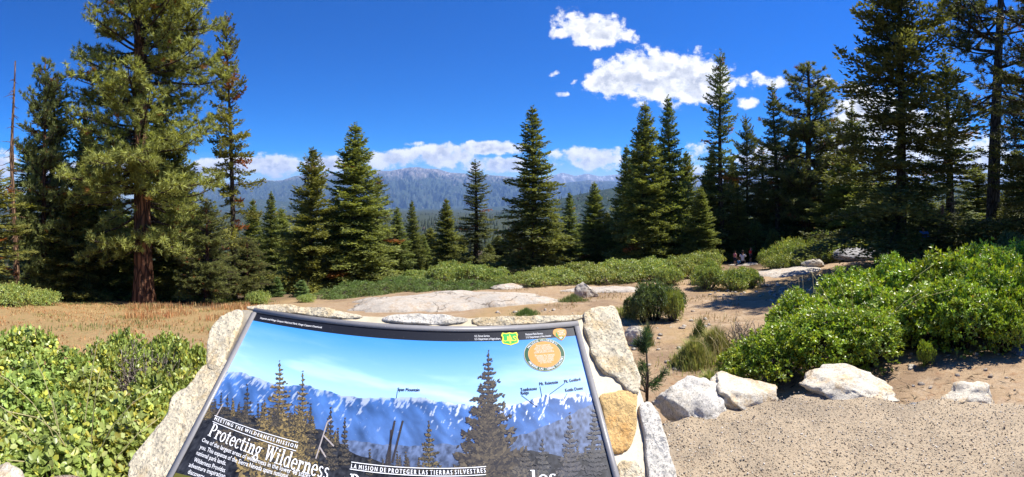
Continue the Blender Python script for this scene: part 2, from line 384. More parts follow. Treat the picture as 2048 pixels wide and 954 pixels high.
def gp(px, r):
    a = azp(px); x, y = r * math.sin(a), r * math.cos(a); return x, y, gz(x, y)

azs = np.concatenate([np.linspace(-82, 82, 420), np.linspace(85, 275, 60)]) * np.pi / 180
rs = np.exp(np.linspace(math.log(1.25), math.log(6000), 210))
AA, RR = np.meshgrid(azs, rs, indexing='ij')
X, Y = RR * np.sin(AA), RR * np.cos(AA)
Z = ground_z(X, Y)
na, nr = len(azs), len(rs)
idx = np.arange(na * nr).reshape(na, nr); idn = np.roll(idx, -1, 0)
Q = np.stack([idx[:, :-1], idn[:, :-1], idn[:, 1:], idx[:, 1:]], -1).reshape(-1, 4)
V = np.stack([X, Y, Z], -1).reshape(-1, 3)
PXa = AA * F + CX
nz = fbm(n3(X * 0.35, Y * 0.35), 5, 21)
sstep = lambda v, a, c: (lambda t: t * t * (3 - 2 * t))(np.clip((v - a) / (c - a), 0, 1))
PYa = HY + (EYE - Z) / RR * F
left = 1 - sstep(PXa + 110 * nz, 480, 680)
dry = left * sstep(RR + 2 * nz, 5, 8)
dry = np.maximum(dry, 0.6 * sstep(nz, 0.25, 0.7) * (RR > 7))
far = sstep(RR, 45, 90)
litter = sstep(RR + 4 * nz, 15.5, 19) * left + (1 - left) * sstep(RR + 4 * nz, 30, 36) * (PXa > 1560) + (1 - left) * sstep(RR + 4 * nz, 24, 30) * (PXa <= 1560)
litter_right = sstep(PXa + 40 * nz, 1760, 1830) * sstep(RR + 3 * nz, 14, 19)  # dark litter also covers the ground farther back on the right
litter = np.clip(np.maximum(litter, litter_right), 0, 1) * (1 - far)
V2 = np.concatenate([V, [[0, 0, -0.6]]]); cen = len(V)
Tc = np.stack([idx[:, 0], np.roll(idx[:, 0], -1), np.full(na, cen)], -1)
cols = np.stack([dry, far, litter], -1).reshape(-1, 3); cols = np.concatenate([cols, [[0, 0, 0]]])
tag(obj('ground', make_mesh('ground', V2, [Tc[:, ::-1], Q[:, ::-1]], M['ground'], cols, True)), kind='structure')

# far ridges and mountains --------------------------------------------------
def hill_mat(name, forest, rock, line, spread, pale=(0.55, 0.53, 0.5), psc=0.004, snow=0.0):
    m, nb = newmat(name); o = gpos(nb)
    sx_ = nb.n('ShaderNodeSeparateXYZ'); nb.put(sx_.inputs[0], o)
    n = nb.noise(o, psc * 0.35, 7, 0.62); n2 = nb.noise(o, psc * 2.5, 6, 0.7)
    h = nb.m('ADD', nb.m('DIVIDE', nb.m('SUBTRACT', sx_.outputs[2], line), spread), nb.m('MULTIPLY', nb.m('SUBTRACT', n, 0.5), 3.4))
    c = nb.mix(n2, (*forest, 1), (*[x * 1.9 for x in forest], 1))
    c = nb.mix(nb.sm(n2, 0.57, 0.68), c, (*rock, 1))
    r = nb.mix(n2, (*[x * 0.65 for x in rock], 1), (*[min(1, x * 1.25) for x in rock], 1))
    mp = nb.n('ShaderNodeMapping'); nb.put(mp.inputs[0], o); mp.inputs['Scale'].default_value = (1.0, 0.3, 0.10)
    st = nb.noise(mp.outputs[0], psc * 2.2, 6, 0.7, 0.5)
    r = nb.mix(nb.m('MULTIPLY', nb.sm(st, 0.50, 0.60), 0.9), r, (*pale, 1))
    c = nb.mix(nb.sm(h, -0.3, 0.9), c, r)
    if snow: c = nb.mix(nb.m('MULTIPLY', nb.sm(st, 0.50, 0.56), nb.sm(h, 0.2, 1.2)), c, (0.8, 0.8, 0.8, 1))
    return finish(m, nb, c, 0.95, 0.05, n2, 1.0, 0.06 / psc)
def ridge(name, prof, r0, r1, zb0, mat, back=1.35, nA=260, nR=70, gam=1.25, gul=0.10, seed=1, ns=1.0):
    """a mountain whose skyline passes through the photo profile at distance r1 and whose foot is at r0"""
    prof = np.array(prof, float); pxs = np.linspace(prof[0, 0], prof[-1, 0], nA); pys = np.interp(pxs, prof[:, 0], prof[:, 1])
    A = (pxs - CX) / F; s = np.concatenate([np.linspace(0, 1, nR), np.linspace(1.02, back, 16)])
    A2, S2 = np.meshgrid(A, s, indexing='ij')
    wob = 0.06 * fbm(n3(A2 * 5, S2 * 0.0 + seed), 3, seed)
    R = r0 + (r1 - r0) * S2 * (1 + wob)
    zr = EYE + (HY - pys) / F * (r0 + (r1 - r0) * (1 + wob[:, nR - 1]))
    zr = zr[:, None] * np.ones_like(S2)
    up = np.where(S2 <= 1, np.clip(S2, 0, 1) ** gam, 1 - ((np.clip(S2, 1, 9) - 1) / (back - 1)) ** 1.1)
    x, y = R * np.sin(A2), R * np.cos(A2)
    sc_ = ns * 9.0 / (r1 - r0)
    g = 1 - np.abs(fbm(n3(x * sc_ + 0.6 * fbm(n3(x * sc_, y * sc_), 3, seed + 5), y * sc_ * 0.55), 5, seed, 0.55))
    env = np.sin(np.clip(S2, 0, 1) * np.pi) ** 0.7
    z = zb0 + (zr - zb0) * up + (g - 0.75) * gul * (r1 - r0) * env
    V = np.stack([x, y, z], -1).reshape(-1, 3); m_, n_ = A2.shape; ii = np.arange(m_ * n_).reshape(m_, n_)
    Qf = np.stack([ii[:-1, :-1], ii[:-1, 1:], ii[1:, 1:], ii[1:, :-1]], -1).reshape(-1, 4)
    o = obj(name, make_mesh(name, V, [Qf], mat, None, True)); tag(o, kind='structure')
    return x, y, z
mD = hill_mat('granite_mountain', (0.030, 0.042, 0.030), (0.15, 0.135, 0.13), 480, 420, pale=(0.34, 0.31, 0.29), psc=0.0042)
mE = hill_mat('snowy_peaks', (0.05, 0.055, 0.055), (0.19, 0.18, 0.18), 500, 500, psc=0.003, snow=0.0, pale=(0.5, 0.49, 0.47))
mB = hill_mat('forested_ridge', (0.020, 0.030, 0.016), (0.15, 0.14, 0.11), 900, 260, psc=0.02)
mC = hill_mat('mid_ridge', (0.022, 0.032, 0.018), (0.19, 0.17, 0.14), 1500, 300, psc=0.012)
ridge('far_peak', [(300,372),(380,360),(430,368),(480,362),(520,366),(560,360),(600,366),(640,364),(700,372),(900,375),(1000,362),(1060,356),(1105,352),(1125,345),(1150,352),(1175,347),(1200,353),(1230,349),(1300,350),(1400,346),(1500,352),(1650,350),(1800,356),(2100,360)],
      16500, 20500, -500, mE, gul=0.06, seed=4, nA=420)
ridge('mountain', [(330,392),(420,380),(470,372),(500,368),(530,360),(560,362),(590,352),(640,348),(680,346),(720,345),(745,341),(780,342),(800,338),(818,335),(835,334),(850,337),(875,338),(900,345),(930,347),(945,351),(975,350),(1005,352),(1040,356),(1080,362),(1130,366),(1180,360),(1230,363),(1300,372),(1400,385)],
      8800, 14000, -650, mD, gul=0.14, seed=2, nA=620, nR=150, gam=1.1, ns=2.6)
xC, yC, zC = ridge('mid_ridge', [(-300,402),(0,398),(200,400),(380,404),(450,402),(520,398),(560,402),(640,410),(760,416),(850,418),(950,416),(1010,412),(1100,405),(1250,408)],
      5200, 8200, -420, mC, gul=0.05, seed=11, nA=240, nR=50)
xB, yB, zB = ridge('forested_ridge', [(860,448),(920,440),(980,432),(1020,422),(1060,412),(1100,402),(1140,393),(1180,384),(1220,377),(1270,373),(1340,372),(1420,374),(1520,368),(1700,362),(1900,368),(2200,372)],
      1500, 3000, -170, mB, gul=0.05, seed=17, nA=300, nR=60, gam=1.0)

# haze: the air between here and the mountains
def haze():
    m, nb = newmat('valley_haze'); pv = nb.n('ShaderNodeVolumePrincipled')
    pv.inputs['Color'].default_value = (0.32, 0.55, 1.0, 1); pv.inputs['Density'].default_value = HAZE; pv.inputs['Anisotropy'].default_value = 0.1
    out = nb.n('ShaderNodeOutputMaterial'); m.node_tree.links.new(pv.outputs[0], out.inputs['Volume'])
    lo = np.array((-26000, -7000, -1100.0)); hi = np.array((26000, 23500, 1300.0))
    c = np.array([[(lo, hi)[i][0], (lo, hi)[j][1], (lo, hi)[k][2]] for i in (0, 1) for j in (0, 1) for k in (0, 1)])
    Qf = np.array([[0, 1, 3, 2], [4, 6, 7, 5], [0, 4, 5, 1], [2, 3, 7, 6], [0, 2, 6, 4], [1, 5, 7, 3]])
    tag(obj('haze', make_mesh('haze', c, [Qf], m)), 'pale blue summer haze filling the valley air', 'haze', kind='stuff')
HAZE = 4.6e-5
haze()

# distant woods: reads as one mass
def far_wood(name, X, Y, Zb, H, label, seed):
    r = np.random.default_rng(seed); n = len(X); g = Geo()
    th = np.linspace(0, 2 * np.pi, 5, endpoint=False)
    base = np.stack([X, Y, Zb], -1)
    for (h0, h1, w) in ((0.06, 0.55, 0.21), (0.34, 0.80, 0.155), (0.62, 1.02, 0.09)):
        ph = r.uniform(0, 6.3, (n, 1)); rad = (w * H)[:, None] * r.uniform(0.7, 1.3, (n, 5))
        ring = np.stack([X[:, None] + rad * np.cos(th + ph), Y[:, None] + rad * np.sin(th + ph), (Zb + h0 * H)[:, None] + r.uniform(-.05, .05, (n, 5)) * H[:, None]], -1)
        tip = base + np.stack([0 * H, 0 * H, h1 * H], -1)
        V = np.concatenate([ring, tip[:, None]], 1); k = np.arange(n)[:, None, None] * 6
        T = k + np.array([[[0, 1, 5], [1, 2, 5], [2, 3, 5], [3, 4, 5], [4, 0, 5]]])
        c = np.array((0.040, 0.055, 0.028)) * r.uniform(0.6, 1.35, (n, 1)); c = np.where(r.random((n, 1)) < 0.06, np.array((0.13, 0.10, 0.075)), c)
        g.add(V.reshape(-1, 3), T.reshape(-1, 3), None, np.repeat(c, 6, 0))
    tag(obj(name, g.mesh(name, M['fir'])), label, 'forest', kind='stuff')
r_ = np.random.default_rng(3)
n = 9000
rad = np.exp(r_.uniform(math.log(95), math.log(3200), n)); aa = r_.uniform(azp(-40), azp(2100), n)
x, y = rad * np.sin(aa), rad * np.cos(aa)
keep = fbm(n3(x * 0.004, y * 0.004), 3, 5) > -0.55 ; x, y, rad = x[keep], y[keep], rad[keep]
far_wood('valley_forest', x, y, ground_z(x, y) - 0.5, r_.uniform(9, 21, len(x)) * np.clip(rad / 260, 0.55, 1), 'dark conifer forest covering the valley slopes below the overlook', 4)
k = r_.choice(xB.size, 6500); jx = r_.normal(0, 22, len(k)); jy = r_.normal(0, 14, len(k))
far_wood('ridge_forest', xB.ravel()[k] + jx, yB.ravel()[k] + jy, zB.ravel()[k] - 6, r_.uniform(14, 30, len(k)), 'distant conifers along the blue forested ridge', 5)

# ------------------------------------------------------------------ conifers
def fir_proto(seed, H=12.0, R=2.3, zb=0.05, gap=0.0, ns=1.0, prof=0.8, col=(0.050, 0.075, 0.032), brown=0.02, dense=1.0, up=0.0, spray=1.0, irr=0.2):
    r = np.random.default_rng(seed); tr, li, fo = Geo(), Geo(), Geo()
    zt = np.linspace(0, H, 14); bend = 0.010 * H * np.stack([np.sin(zt / H * 3 + seed), np.cos(zt / H * 2.3 + seed)], -1); bend -= bend[0]
    tp = np.stack([bend[:, 0], bend[:, 1], zt], -1); tr0 = H * 0.0155
    tube(tr, tp, tr0 * (1 - zt / H) ** 0.85 + 0.012 + 0.35 * tr0 * np.exp(-zt / (0.04 * H)), 9)
    z = H * zb
    while z < H * 0.985:
        t = z / H; nb_ = int(r.integers(5, 8) * dense + 0.5); off = r.uniform(0, 6.28)
        for k in range(max(3, nb_) if t < 0.9 else 4):
            if r.random() < gap * (1 - t): continue
            a = off + 6.283 * k / max(3, nb_) + r.normal(0, 0.25)
            L = R * ((1 - t) ** prof * (0.72 + 0.28 * min(1, t / 0.12))) * r.uniform(1 - 1.6 * irr, 1 + irr) + 0.10
            pitch = (-0.30 + 1.0 * t ** 1.6 + up) + r.normal(0, 0.10)
            out = np.array((math.cos(a), math.sin(a), 0.0)); side = np.array((-math.sin(a), math.cos(a), 0.0))
            m = max(4, int(L / (0.105 / ns))); s = np.linspace(0.10, 1, m)
            zo = z + r.uniform(-.12, .12)
            base = np.array((np.interp(zo, zt, tp[:, 0]), np.interp(zo, zt, tp[:, 1]), zo))
            hz = L * (math.sin(pitch) * s - 0.20 * (1 - t) * s ** 2 + 0.16 * s ** 3)
            P = base + out * (L * math.cos(pitch) * s)[:, None] + side * (0.06 * L * math.sin(r.uniform(0, 6)) * s ** 2)[:, None]; P[:, 2] += hz
            if L > 0.5:
                q = [0, m // 3, 2 * m // 3, m - 1]; tube(li, np.concatenate([[base], P[q]]), np.linspace(0.018 + 0.010 * L, 0.006, 5), 3)
            D = nrm(np.gradient(P, axis=0))
            isb = r.random() < brown; cb = np.array((0.20, 0.085, 0.03)) if isb else np.array(col) * r.uniform(0.75, 1.25)
            for sd in (-1, 1):
                ls = ((0.44 * L * (1 - s) ** 0.8 + 0.10) * r.uniform(0.65, 1.15, m)) * np.clip(s / 0.25, 0.25, 1)
                ang = np.radians(62 - 22 * s) + r.normal(0, 0.12, m)
                ds = nrm(D * np.cos(ang)[:, None] + sd * side * np.sin(ang)[:, None] + np.array((0, 0, 1.0)) * r.normal(0.02, 0.13, m)[:, None])
                step = 0.115 / ns; K = int(ls.max() / step) + 1
                dk = (np.arange(K) + r.uniform(0, 1, (m, K)) * 0.6) * step; ok = dk < ls[:, None]
                ii, kk = np.nonzero(ok); d = dk[ii, kk]
                if not len(ii): continue
                p = P[ii] + ds[ii] * d[:, None]; p[:, 2] += -0.25 * d ** 2 + r.normal(0, 0.045, len(ii)) * (0.5 + L * 0.5)
                for sg in (-1, 1):
                    an = sg * r.uniform(0.25, 0.75, len(ii))
                    up_ = np.array((0, 0, 1.0)); sd2 = nrm(np.cross(ds[ii], up_))
                    ax = ds[ii] * np.cos(an)[:, None] + sd2 * np.sin(an)[:, None] + up_ * r.normal(0.22, 0.22, len(ii))[:, None]
                    N = up_ + 0.9 * r.normal(size=(len(ii), 3))
                    c = cb * r.uniform(0.7, 1.35, (len(ii), 1))
                    tipf = np.clip(d / ls[ii], 0, 1)[:, None]
                    c = c * (1 + 0.55 * tipf * np.array((1.1, 1.0, 0.5)))
                    kites(fo, p, ax, N, spray * r.uniform(0.13, 0.24, len(ii)) / ns ** 0.5, spray * r.uniform(0.06, 0.10, len(ii)) / ns ** 0.5, c)
            # tip and top needles
            mm = m
            ax = D + 0.5 * r.normal(size=(mm, 3)); kites(fo, P, ax, rand_dir(mm, r), 0.16, 0.05, cb * r.uniform(0.8, 1.4, (mm, 1)))
        z += H * (0.0275 - 0.011 * t) * r.uniform(0.75, 1.25) / dense ** 0.5
    # leader
    n = 60; zz = r.uniform(0.955 * H, H * 1.02, n); a = r.uniform(0, 6.28, n)
    kites(fo, np.stack([tp[-1, 0] + 0 * zz, tp[-1, 1] + 0 * zz, zz], -1), np.stack([np.cos(a), np.sin(a), 0.9 + 0 * a], -1), rand_dir(n, r), 0.17, 0.045, np.array(col))
    return tr.mesh('trunk', M['bark'], True, False), li.mesh('limb', M['bark'], False, False), fo.mesh('crown', M['fir'])

def pine_proto(seed, H=22.0, R=4.2, zb=0.2, whorl=0.024, col=(0.115, 0.125, 0.036), tufts=1.0, bare=0.35, trunk_r=0.021, needles=26, barkm='bark_red', tl=0.22, cutoff=1.0, lean=0.0):
    r = np.random.default_rng(seed); tr, li, fo = Geo(), Geo(), Geo()
    zt = np.linspace(0, H, 18); tp = np.stack([0.006 * H * np.sin(zt / H * 4 + seed) + lean * zt, 0.006 * H * np.cos(zt / H * 3), zt], -1); tp[:, :2] -= tp[0, :2]
    tube(tr, tp, H * trunk_r * (1 - zt / H) ** 0.8 + 0.02 + 0.3 * trunk_r * H * np.exp(-zt / (0.03 * H)), 14)
    TP, TD = [], []
    z = H * zb
    while z < H * 0.99:
        t = z / H; tt = (t - zb) / (1 - zb)
        for k in range(r.integers(3, 6)):
            a = r.uniform(0, 6.283); L = R * (0.35 + 0.65 * math.sin(min(1, tt * 1.6 + 0.30) * math.pi / 2)) * (1 - tt ** 2.2) ** 0.8 * r.uniform(0.55, 1.15) + 0.25
            pitch = -0.22 + 0.75 * tt + r.normal(0, 0.16)
            out = np.array((math.cos(a), math.sin(a), 0.0)); side = np.array((-math.sin(a), math.cos(a), 0.0))
            m = 9; s = np.linspace(0, 1, m); base = np.array((np.interp(z, zt, tp[:, 0]), np.interp(z, zt, tp[:, 1]), z))
            P = base + out * (L * math.cos(pitch) * s)[:, None] + side * (r.normal(0, 0.10) * L * s ** 2)[:, None]
            P[:, 2] += L * (math.sin(pitch) * s - 0.16 * s ** 2 + 0.26 * s ** 3) + 0.02 * L * np.sin(7 * s + a)
            tube(li, P, np.linspace(0.02 + 0.016 * L, 0.012, m), 5)
            nsub = max(3, int(L * 3.4 * tufts))
            for q in range(nsub):
                s0 = r.uniform(bare, 1.0); p0 = np.array([np.interp(s0, s, P[:, i]) for i in range(3)])
                dr = nrm(np.gradient(P, axis=0))[min(m - 1, int(s0 * (m - 1)))]
                an = r.uniform(0.4, 1.1) * r.choice((-1, 1)); sl = L * (0.36 * (1.1 - s0) + 0.05) * r.uniform(0.6, 1.3)
                d = nrm(dr * math.cos(an) + side * math.sin(an) + np.array((0, 0, r.normal(0.22, 0.25))))
                p1 = p0 + d * sl + np.array((0, 0, 0.12 * sl))
                tube(li, np.array([p0, (p0 + p1) / 2 + (0, 0, -0.03), p1]), (0.014, 0.011, 0.007), 3)
                nt = max(1, int(sl / 0.22)); 
                for w in range(nt):
                    f = 1 - w * 0.22 / max(sl, 0.22)
                    TP.append(p0 + (p1 - p0) * max(f, 0.1) + r.normal(0, 0.06, 3)); TD.append(d + np.array((0, 0, 0.5)))
            TP.append(P[-1]); TD.append(out + np.array((0, 0, 0.6)))
        z += H * whorl * r.uniform(0.6, 1.4)
    TP = np.array(TP); TD = nrm(np.array(TD)); n = len(TP)
    # needle tufts
    Pn = np.repeat(TP, needles, 0); Dn = np.repeat(TD, needles, 0); k = len(Pn)
    ax = nrm(Dn * 0.75 + 1.0 * rand_dir(k, r)); tint = np.repeat(r.uniform(0.55, 1.45, n), needles)
    c = np.array(col) * (tint * r.uniform(0.8, 1.25, k))[:, None]
    old = np.repeat(r.random(n) < 0.02, needles); c[old] = np.array((0.24, 0.11, 0.035))
    S = nrm(np.cross(ax, rand_dir(k, r))); L = tl * r.uniform(0.65, 1.15, k)[:, None]; W = 0.019
    b0 = Pn + ax * 0.02 - Dn * (0.10 * r.random(k))[:, None]
    Vn = np.stack([b0 - S * W, b0 + S * W, b0 + ax * L], 1).reshape(-1, 3)
    fo.add(Vn, np.arange(k * 3).reshape(-1, 3), None, np.repeat(c, 3, 0))
    return tr.mesh('trunk', M[barkm], True, False), li.mesh('limb', M['bark'], False, False), fo.mesh('crown', M['pine'])

PRO = {}
PRO['firA'] = (fir_proto(11, 12, 2.35, dense=1.1, irr=0.26, col=(0.142, 0.165, 0.052)), 12.0, 2.2)
PRO['firB'] = (fir_proto(12, 12, 2.6, gap=0.22, irr=0.55, prof=0.72, up=0.12, col=(0.155, 0.17, 0.050)), 12.0, 2.4)
PRO['firC'] = (fir_proto(13, 14, 1.7, gap=0.30, irr=0.40, prof=0.55, dense=0.85, brown=0.05, col=(0.105, 0.125, 0.046)), 14.0, 1.6)
PRO['firD'] = (fir_proto(14, 12, 2.2, dense=1.0, irr=0.3, prof=0.9, col=(0.125, 0.148, 0.048)), 12.0, 2.0)
PRO['firE'] = (fir_proto(15, 16, 3.6, gap=0.28, irr=0.55, prof=0.62, dense=0.85, zb=0.10, spray=1.0, brown=0.0, col=(0.095, 0.11, 0.04)), 16.0, 3.4)
PRO['firR'] = (fir_proto(16, 14, 1.9, gap=0.35, irr=0.5, prof=0.5, dense=0.75, brown=0.16, col=(0.17, 0.18, 0.055)), 14.0, 1.7)
PRO['sapling'] = (fir_proto(17, 2.2, 0.75, ns=2.2, prof=0.9, col=(0.12, 0.18, 0.07), brown=0, dense=0.7, gap=0.2, irr=0.35, spray=0.7), 2.2, 0.75)
PRO['pineA'] = (pine_proto(21, 23, 4.6, zb=0.13, whorl=0.0145, tufts=1.45, needles=22, bare=0.22, tl=0.25, col=(0.265, 0.28, 0.075)), 23.0, 4.3)
PRO['pineB'] = (pine_proto(22, 13, 3.0, zb=0.06, whorl=0.022, tufts=1.9, trunk_r=0.018, col=(0.150, 0.165, 0.052), needles=20, bare=0.12), 13.0, 2.7)
PRO['pineC'] = (pine_proto(23, 20, 3.2, zb=0.34, whorl=0.030, tufts=1.3, trunk_r=0.0165, col=(0.09, 0.105, 0.038), needles=20, barkm='bark', bare=0.3), 20.0, 3.0)

used_rot = np.random.default_rng(99)
def tree(px, ytop, r, kind, label, hw=None, group=None, name=None, rot=None, H=None, cat='tree', tilt=0.0):
    x, y, z = gp(px, r)
    (mt, ml, mc), H0, R0 = PRO[kind]
    if H is None: H = (EYE - (ytop - HY) / F * r) - z
    s = H / H0; sxy = s if hw is None else 1.16 * (hw / F * r) / R0
    root = empty(name or ('pine_tree' if kind.startswith('pine') else 'fir_tree'), (x, y, z - 0.08), used_rot.uniform(0, 6.28) if rot is None else rot, (sxy, sxy, s))
    root.rotation_euler[1] = tilt + used_rot.normal(0, 0.012); root.rotation_euler[0] = used_rot.normal(0, 0.012)
    obj('trunk', mt, root); tag(obj('limb', ml, root), kind='stuff'); tag(obj('crown', mc, root), kind='stuff')
    return tag(root, label, cat, group)

# left of the clearing
tree(288, -330, 17.0, 'pineA', 'giant pine with thick red-brown trunk and tufted yellow-green needles, tallest at the clearing edge', hw=150, rot=1.0)
tree(468, 38, 19.5, 'firR', 'tall thin fir with many rust-red dead sprays and a ragged top beside the giant pine', hw=42)
tree(412, 395, 16.5, 'pineB', 'young bushy pine with drooping yellow-green tufts in front of the rust-sprayed thin fir', hw=54)
tree(492, 470, 17.8, 'pineB', 'low pine with pale tufts at the foot of the rust-sprayed thin fir', hw=42)
tree(108, 150, 20.5, 'firR', 'tall rusty-green fir standing just beside the bare dead snag', hw=70)
tree(-8, 335, 16.0, 'firR', 'fir with brown-tipped branches reaching in beside the bare dead snag, at the meadow corner', hw=60)
tree(88, 112, 19.2, 'pineB', 'tall shaggy pine with tufted crown rising between the bare dead snag and the giant pine', hw=62)
tree(165, 235, 21.5, 'firB', 'tall green fir close on the snag side of the giant pine', hw=58)
tree(195, 330, 22.5, 'firB', 'broad fir in the shade between the giant pine and the tall rusty-green fir', hw=85)
tree(150, 380, 18.8, 'firB', 'yellow-green bushy fir in front of the tall rusty-green fir', hw=60)
tree(320, 210, 20.0, 'firB', 'dark fir pressed close behind the trunk of the giant pine', hw=75)
tree(348, 290, 19.8, 'firB', 'second dark fir behind the giant pine, its thin trunk showing beside the thick one', hw=70)
tree(55, 300, 24.0, 'firC', 'fir with dense dark crown behind the bare dead snag', hw=70)
tree(250, 420, 25.0, 'firA', 'shaded fir deep in the wood behind the giant pine', hw=70, group='shaded firs behind the giant pine')
tree(390, 430, 26.0, 'firA', 'shaded fir deep in the wood behind the giant pine', hw=60, group='shaded firs behind the giant pine')
tree(120, 430, 27.0, 'firA', 'shaded fir deep in the wood behind the giant pine', hw=70, group='shaded firs behind the giant pine')
# centre
tree(545, 385, 30, 'firD', 'slim dark fir standing between the rust-sprayed fir and the wide ragged fir', hw=38)
tree(507, 400, 34, 'firA', 'narrow fir half hidden behind the rust-sprayed thin fir', hw=36)
tree(622, 297, 24, 'firB', 'wide ragged fir with long upswept branches next to the dense symmetrical fir', hw=62, rot=2.0)
tree(707, 248, 25, 'firA', 'dense symmetrical cone-shaped fir with layered branches above the green mat of shrubs', hw=78)
tree(757, 350, 31, 'firC', 'thin fir with open branches leaning out behind the dense symmetrical fir', hw=42)
tree(792, 415, 34, 'firD', 'short fir beside the open-branched thin fir', hw=34)
tree(825, 402, 40, 'firD', 'slender dark fir spire standing before the valley', hw=26)
tree(895, 398, 38, 'firA', 'small pointed fir between the slender spire and the gappy narrow fir', hw=33)
tree(949, 322, 33, 'firC', 'narrow fir with gappy layered branches left of the great centre fir', hw=34)
tree(1066, 218, 28, 'firD', 'great dark fir with stout low limbs standing alone before the mountains', hw=66, rot=0.6)
tree(1140, 385, 38, 'firD', 'short fir close beside the great dark fir', hw=30)
tree(1187, 365, 36, 'firA', 'medium fir below the forested ridge, next to the cluster of tall firs', hw=36)
tree(860, 455, 44, 'firB', 'low fir rising from the slope behind the bright green bushes', hw=30)
tree(1000, 470, 42, 'firA', 'squat fir between the gappy narrow fir and the great dark fir', hw=34)
for (px, yt, r, kd, hw) in [(775, 448, 37, 'firB', 30), (845, 468, 42, 'firD', 26), (872, 478, 46, 'firC', 24), (920, 470, 45, 'firB', 26), (978, 486, 40, 'firD', 24), (1022, 462, 41, 'firC', 26), (1108, 430, 36, 'firB', 30), (1160, 446, 41, 'firD', 26), (1214, 425, 39, 'firB', 30), (665, 420, 33, 'firD', 36), (590, 440, 31, 'firD', 34), (730, 430, 30, 'firB', 34)]:
    tree(px, yt, r, kd, 'small fir filling in along the crest between the larger firs', hw=hw, group='small firs along the crest')
# right of centre
tree(1246, 292, 35, 'firD', 'leftmost slim fir of the tall cluster, shorter than its neighbours', hw=36)
tree(1287, 208, 31, 'firA', 'tall dense fir with lit right flank in the tall cluster', hw=58)
tree(1345, 195, 33, 'firD', 'tall spire fir standing beside the dense fir with the lit flank', hw=50)
tree(1396, 375, 31, 'firA', 'shorter full fir at the foot of the tall spire fir', hw=40)
tree(1446, 108, 36, 'firC', 'very tall slim fir with open whorls reaching up into the big cloud', hw=40)
tree(1425, 300, 37, 'firD', 'thick fir tucked behind the very tall slim fir', hw=38)
for (px, yt, r, kd, hw) in [(1266, 300, 38, 'firB', 40), (1318, 285, 38, 'firC', 38), (1372, 305, 39, 'firB', 40), (1412, 330, 40, 'firA', 36), (1466, 320, 42, 'firB', 38), (1522, 290, 44, 'firC', 40), (1582, 270, 46, 'firB', 44), (1650, 240, 45, 'firC', 44), (1712, 220, 40, 'firC', 46), (1760, 300, 42, 'firB', 44)]:
    tree(px, yt, r, kd, 'fir standing half hidden behind the tall cluster and the broad pine', hw=hw, group='firs half hidden behind the tall cluster')
tree(1493, 232, 39, 'firE', 'flat-topped fir with spreading umbrella-like upper branches', hw=40)
tree(1480, 380, 36, 'firD', 'short dark fir in front of the flat-topped fir', hw=36)
tree(1556, 170, 38, 'firC', 'slim pointed fir just left of the broad sunlit pine', hw=36)
tree(1610, 125, 41, 'pineB', 'broad pine with rounded tufted crown above the shrub bank', hw=92)
tree(1545, 395, 43, 'firB', 'low bushy fir at the foot of the broad pine', hw=42)
tree(1685, 300, 34, 'firB', 'shadowy fir between the broad pine and the huge straggly fir', hw=62)
tree(1800, -95, 20.0, 'firE', 'huge straggly fir with long uneven limbs whose shadow crosses the path', hw=150, rot=0.4)
tree(1740, 330, 30, 'firD', 'dark fir in the shade behind the huge straggly fir', hw=55, group='firs shaded by the huge straggly fir')
tree(1850, 360, 33, 'firD', 'dark fir in the shade behind the huge straggly fir', hw=55, group='firs shaded by the huge straggly fir')
tree(1898, 105, 30, 'firC', 'sparse fir with drooping top branches against the white cloud', hw=62)
tree(1985, -260, 25, 'pineC', 'tall slender pine with a long bare dark trunk beside the sparse fir', hw=112, tilt=0.03, rot=0.0)
tree(2085, -140, 17, 'pineC', 'dark pine whose branches hang in from the edge of the wood', hw=130)
tree(2060, 60, 22, 'firE', 'dark ragged fir behind the branches of the edge pine', hw=90)
tree(1950, 330, 36, 'firB', 'half-lit fir filling the gap under the tall slender pine', hw=60)
tree(2030, 300, 40, 'firB', 'half-lit fir deep behind the tall slender pine', hw=60)
tree(1512, 446, 36, 'sapling', 'small bright green young fir just above the shrubs and the picnickers', hw=30, name='young_fir')
tree(1548, 462, 34, 'sapling', 'pale young fir at the edge of the shrub bank', hw=24, name='young_fir')
tree(603, 560, 19, 'sapling', 'little blue-green fir seedling at the foot of the wide ragged fir', hw=18, name='young_fir')
tree(553, 555, 20, 'sapling', 'little bright fir seedling at the foot of the slim dark fir', hw=15, name='young_fir')
# the wood behind, one fir after another
rf = np.random.default_rng(41)
for k in range(56):
    px = rf.uniform(-20, 780) if k < 14 else (rf.uniform(780, 1260) if k < 24 else rf.uniform(1240, 2080))
    r = rf.uniform(44, 90) if k >= 14 else rf.uniform(40, 80)
    if 780 < px < 1230: yt = rf.uniform(452, 500); r = rf.uniform(55, 110)
    elif px <= 780: yt = rf.uniform(400, 470)
    else: yt = rf.uniform(375, 450) if px > 1420 else rf.uniform(400, 450)
    lab = 'dark fir in the dense wood on the far slope behind the shrubs' if px < 1250 else 'dark fir deep in the dense wood behind the picnickers'
    tree(px, yt, r, ('firA', 'firB', 'firD', 'firC')[k % 4], lab, group='firs in the wood behind' if px < 1250 else 'firs in the wood behind the picnickers', hw=rf.uniform(24, 44))

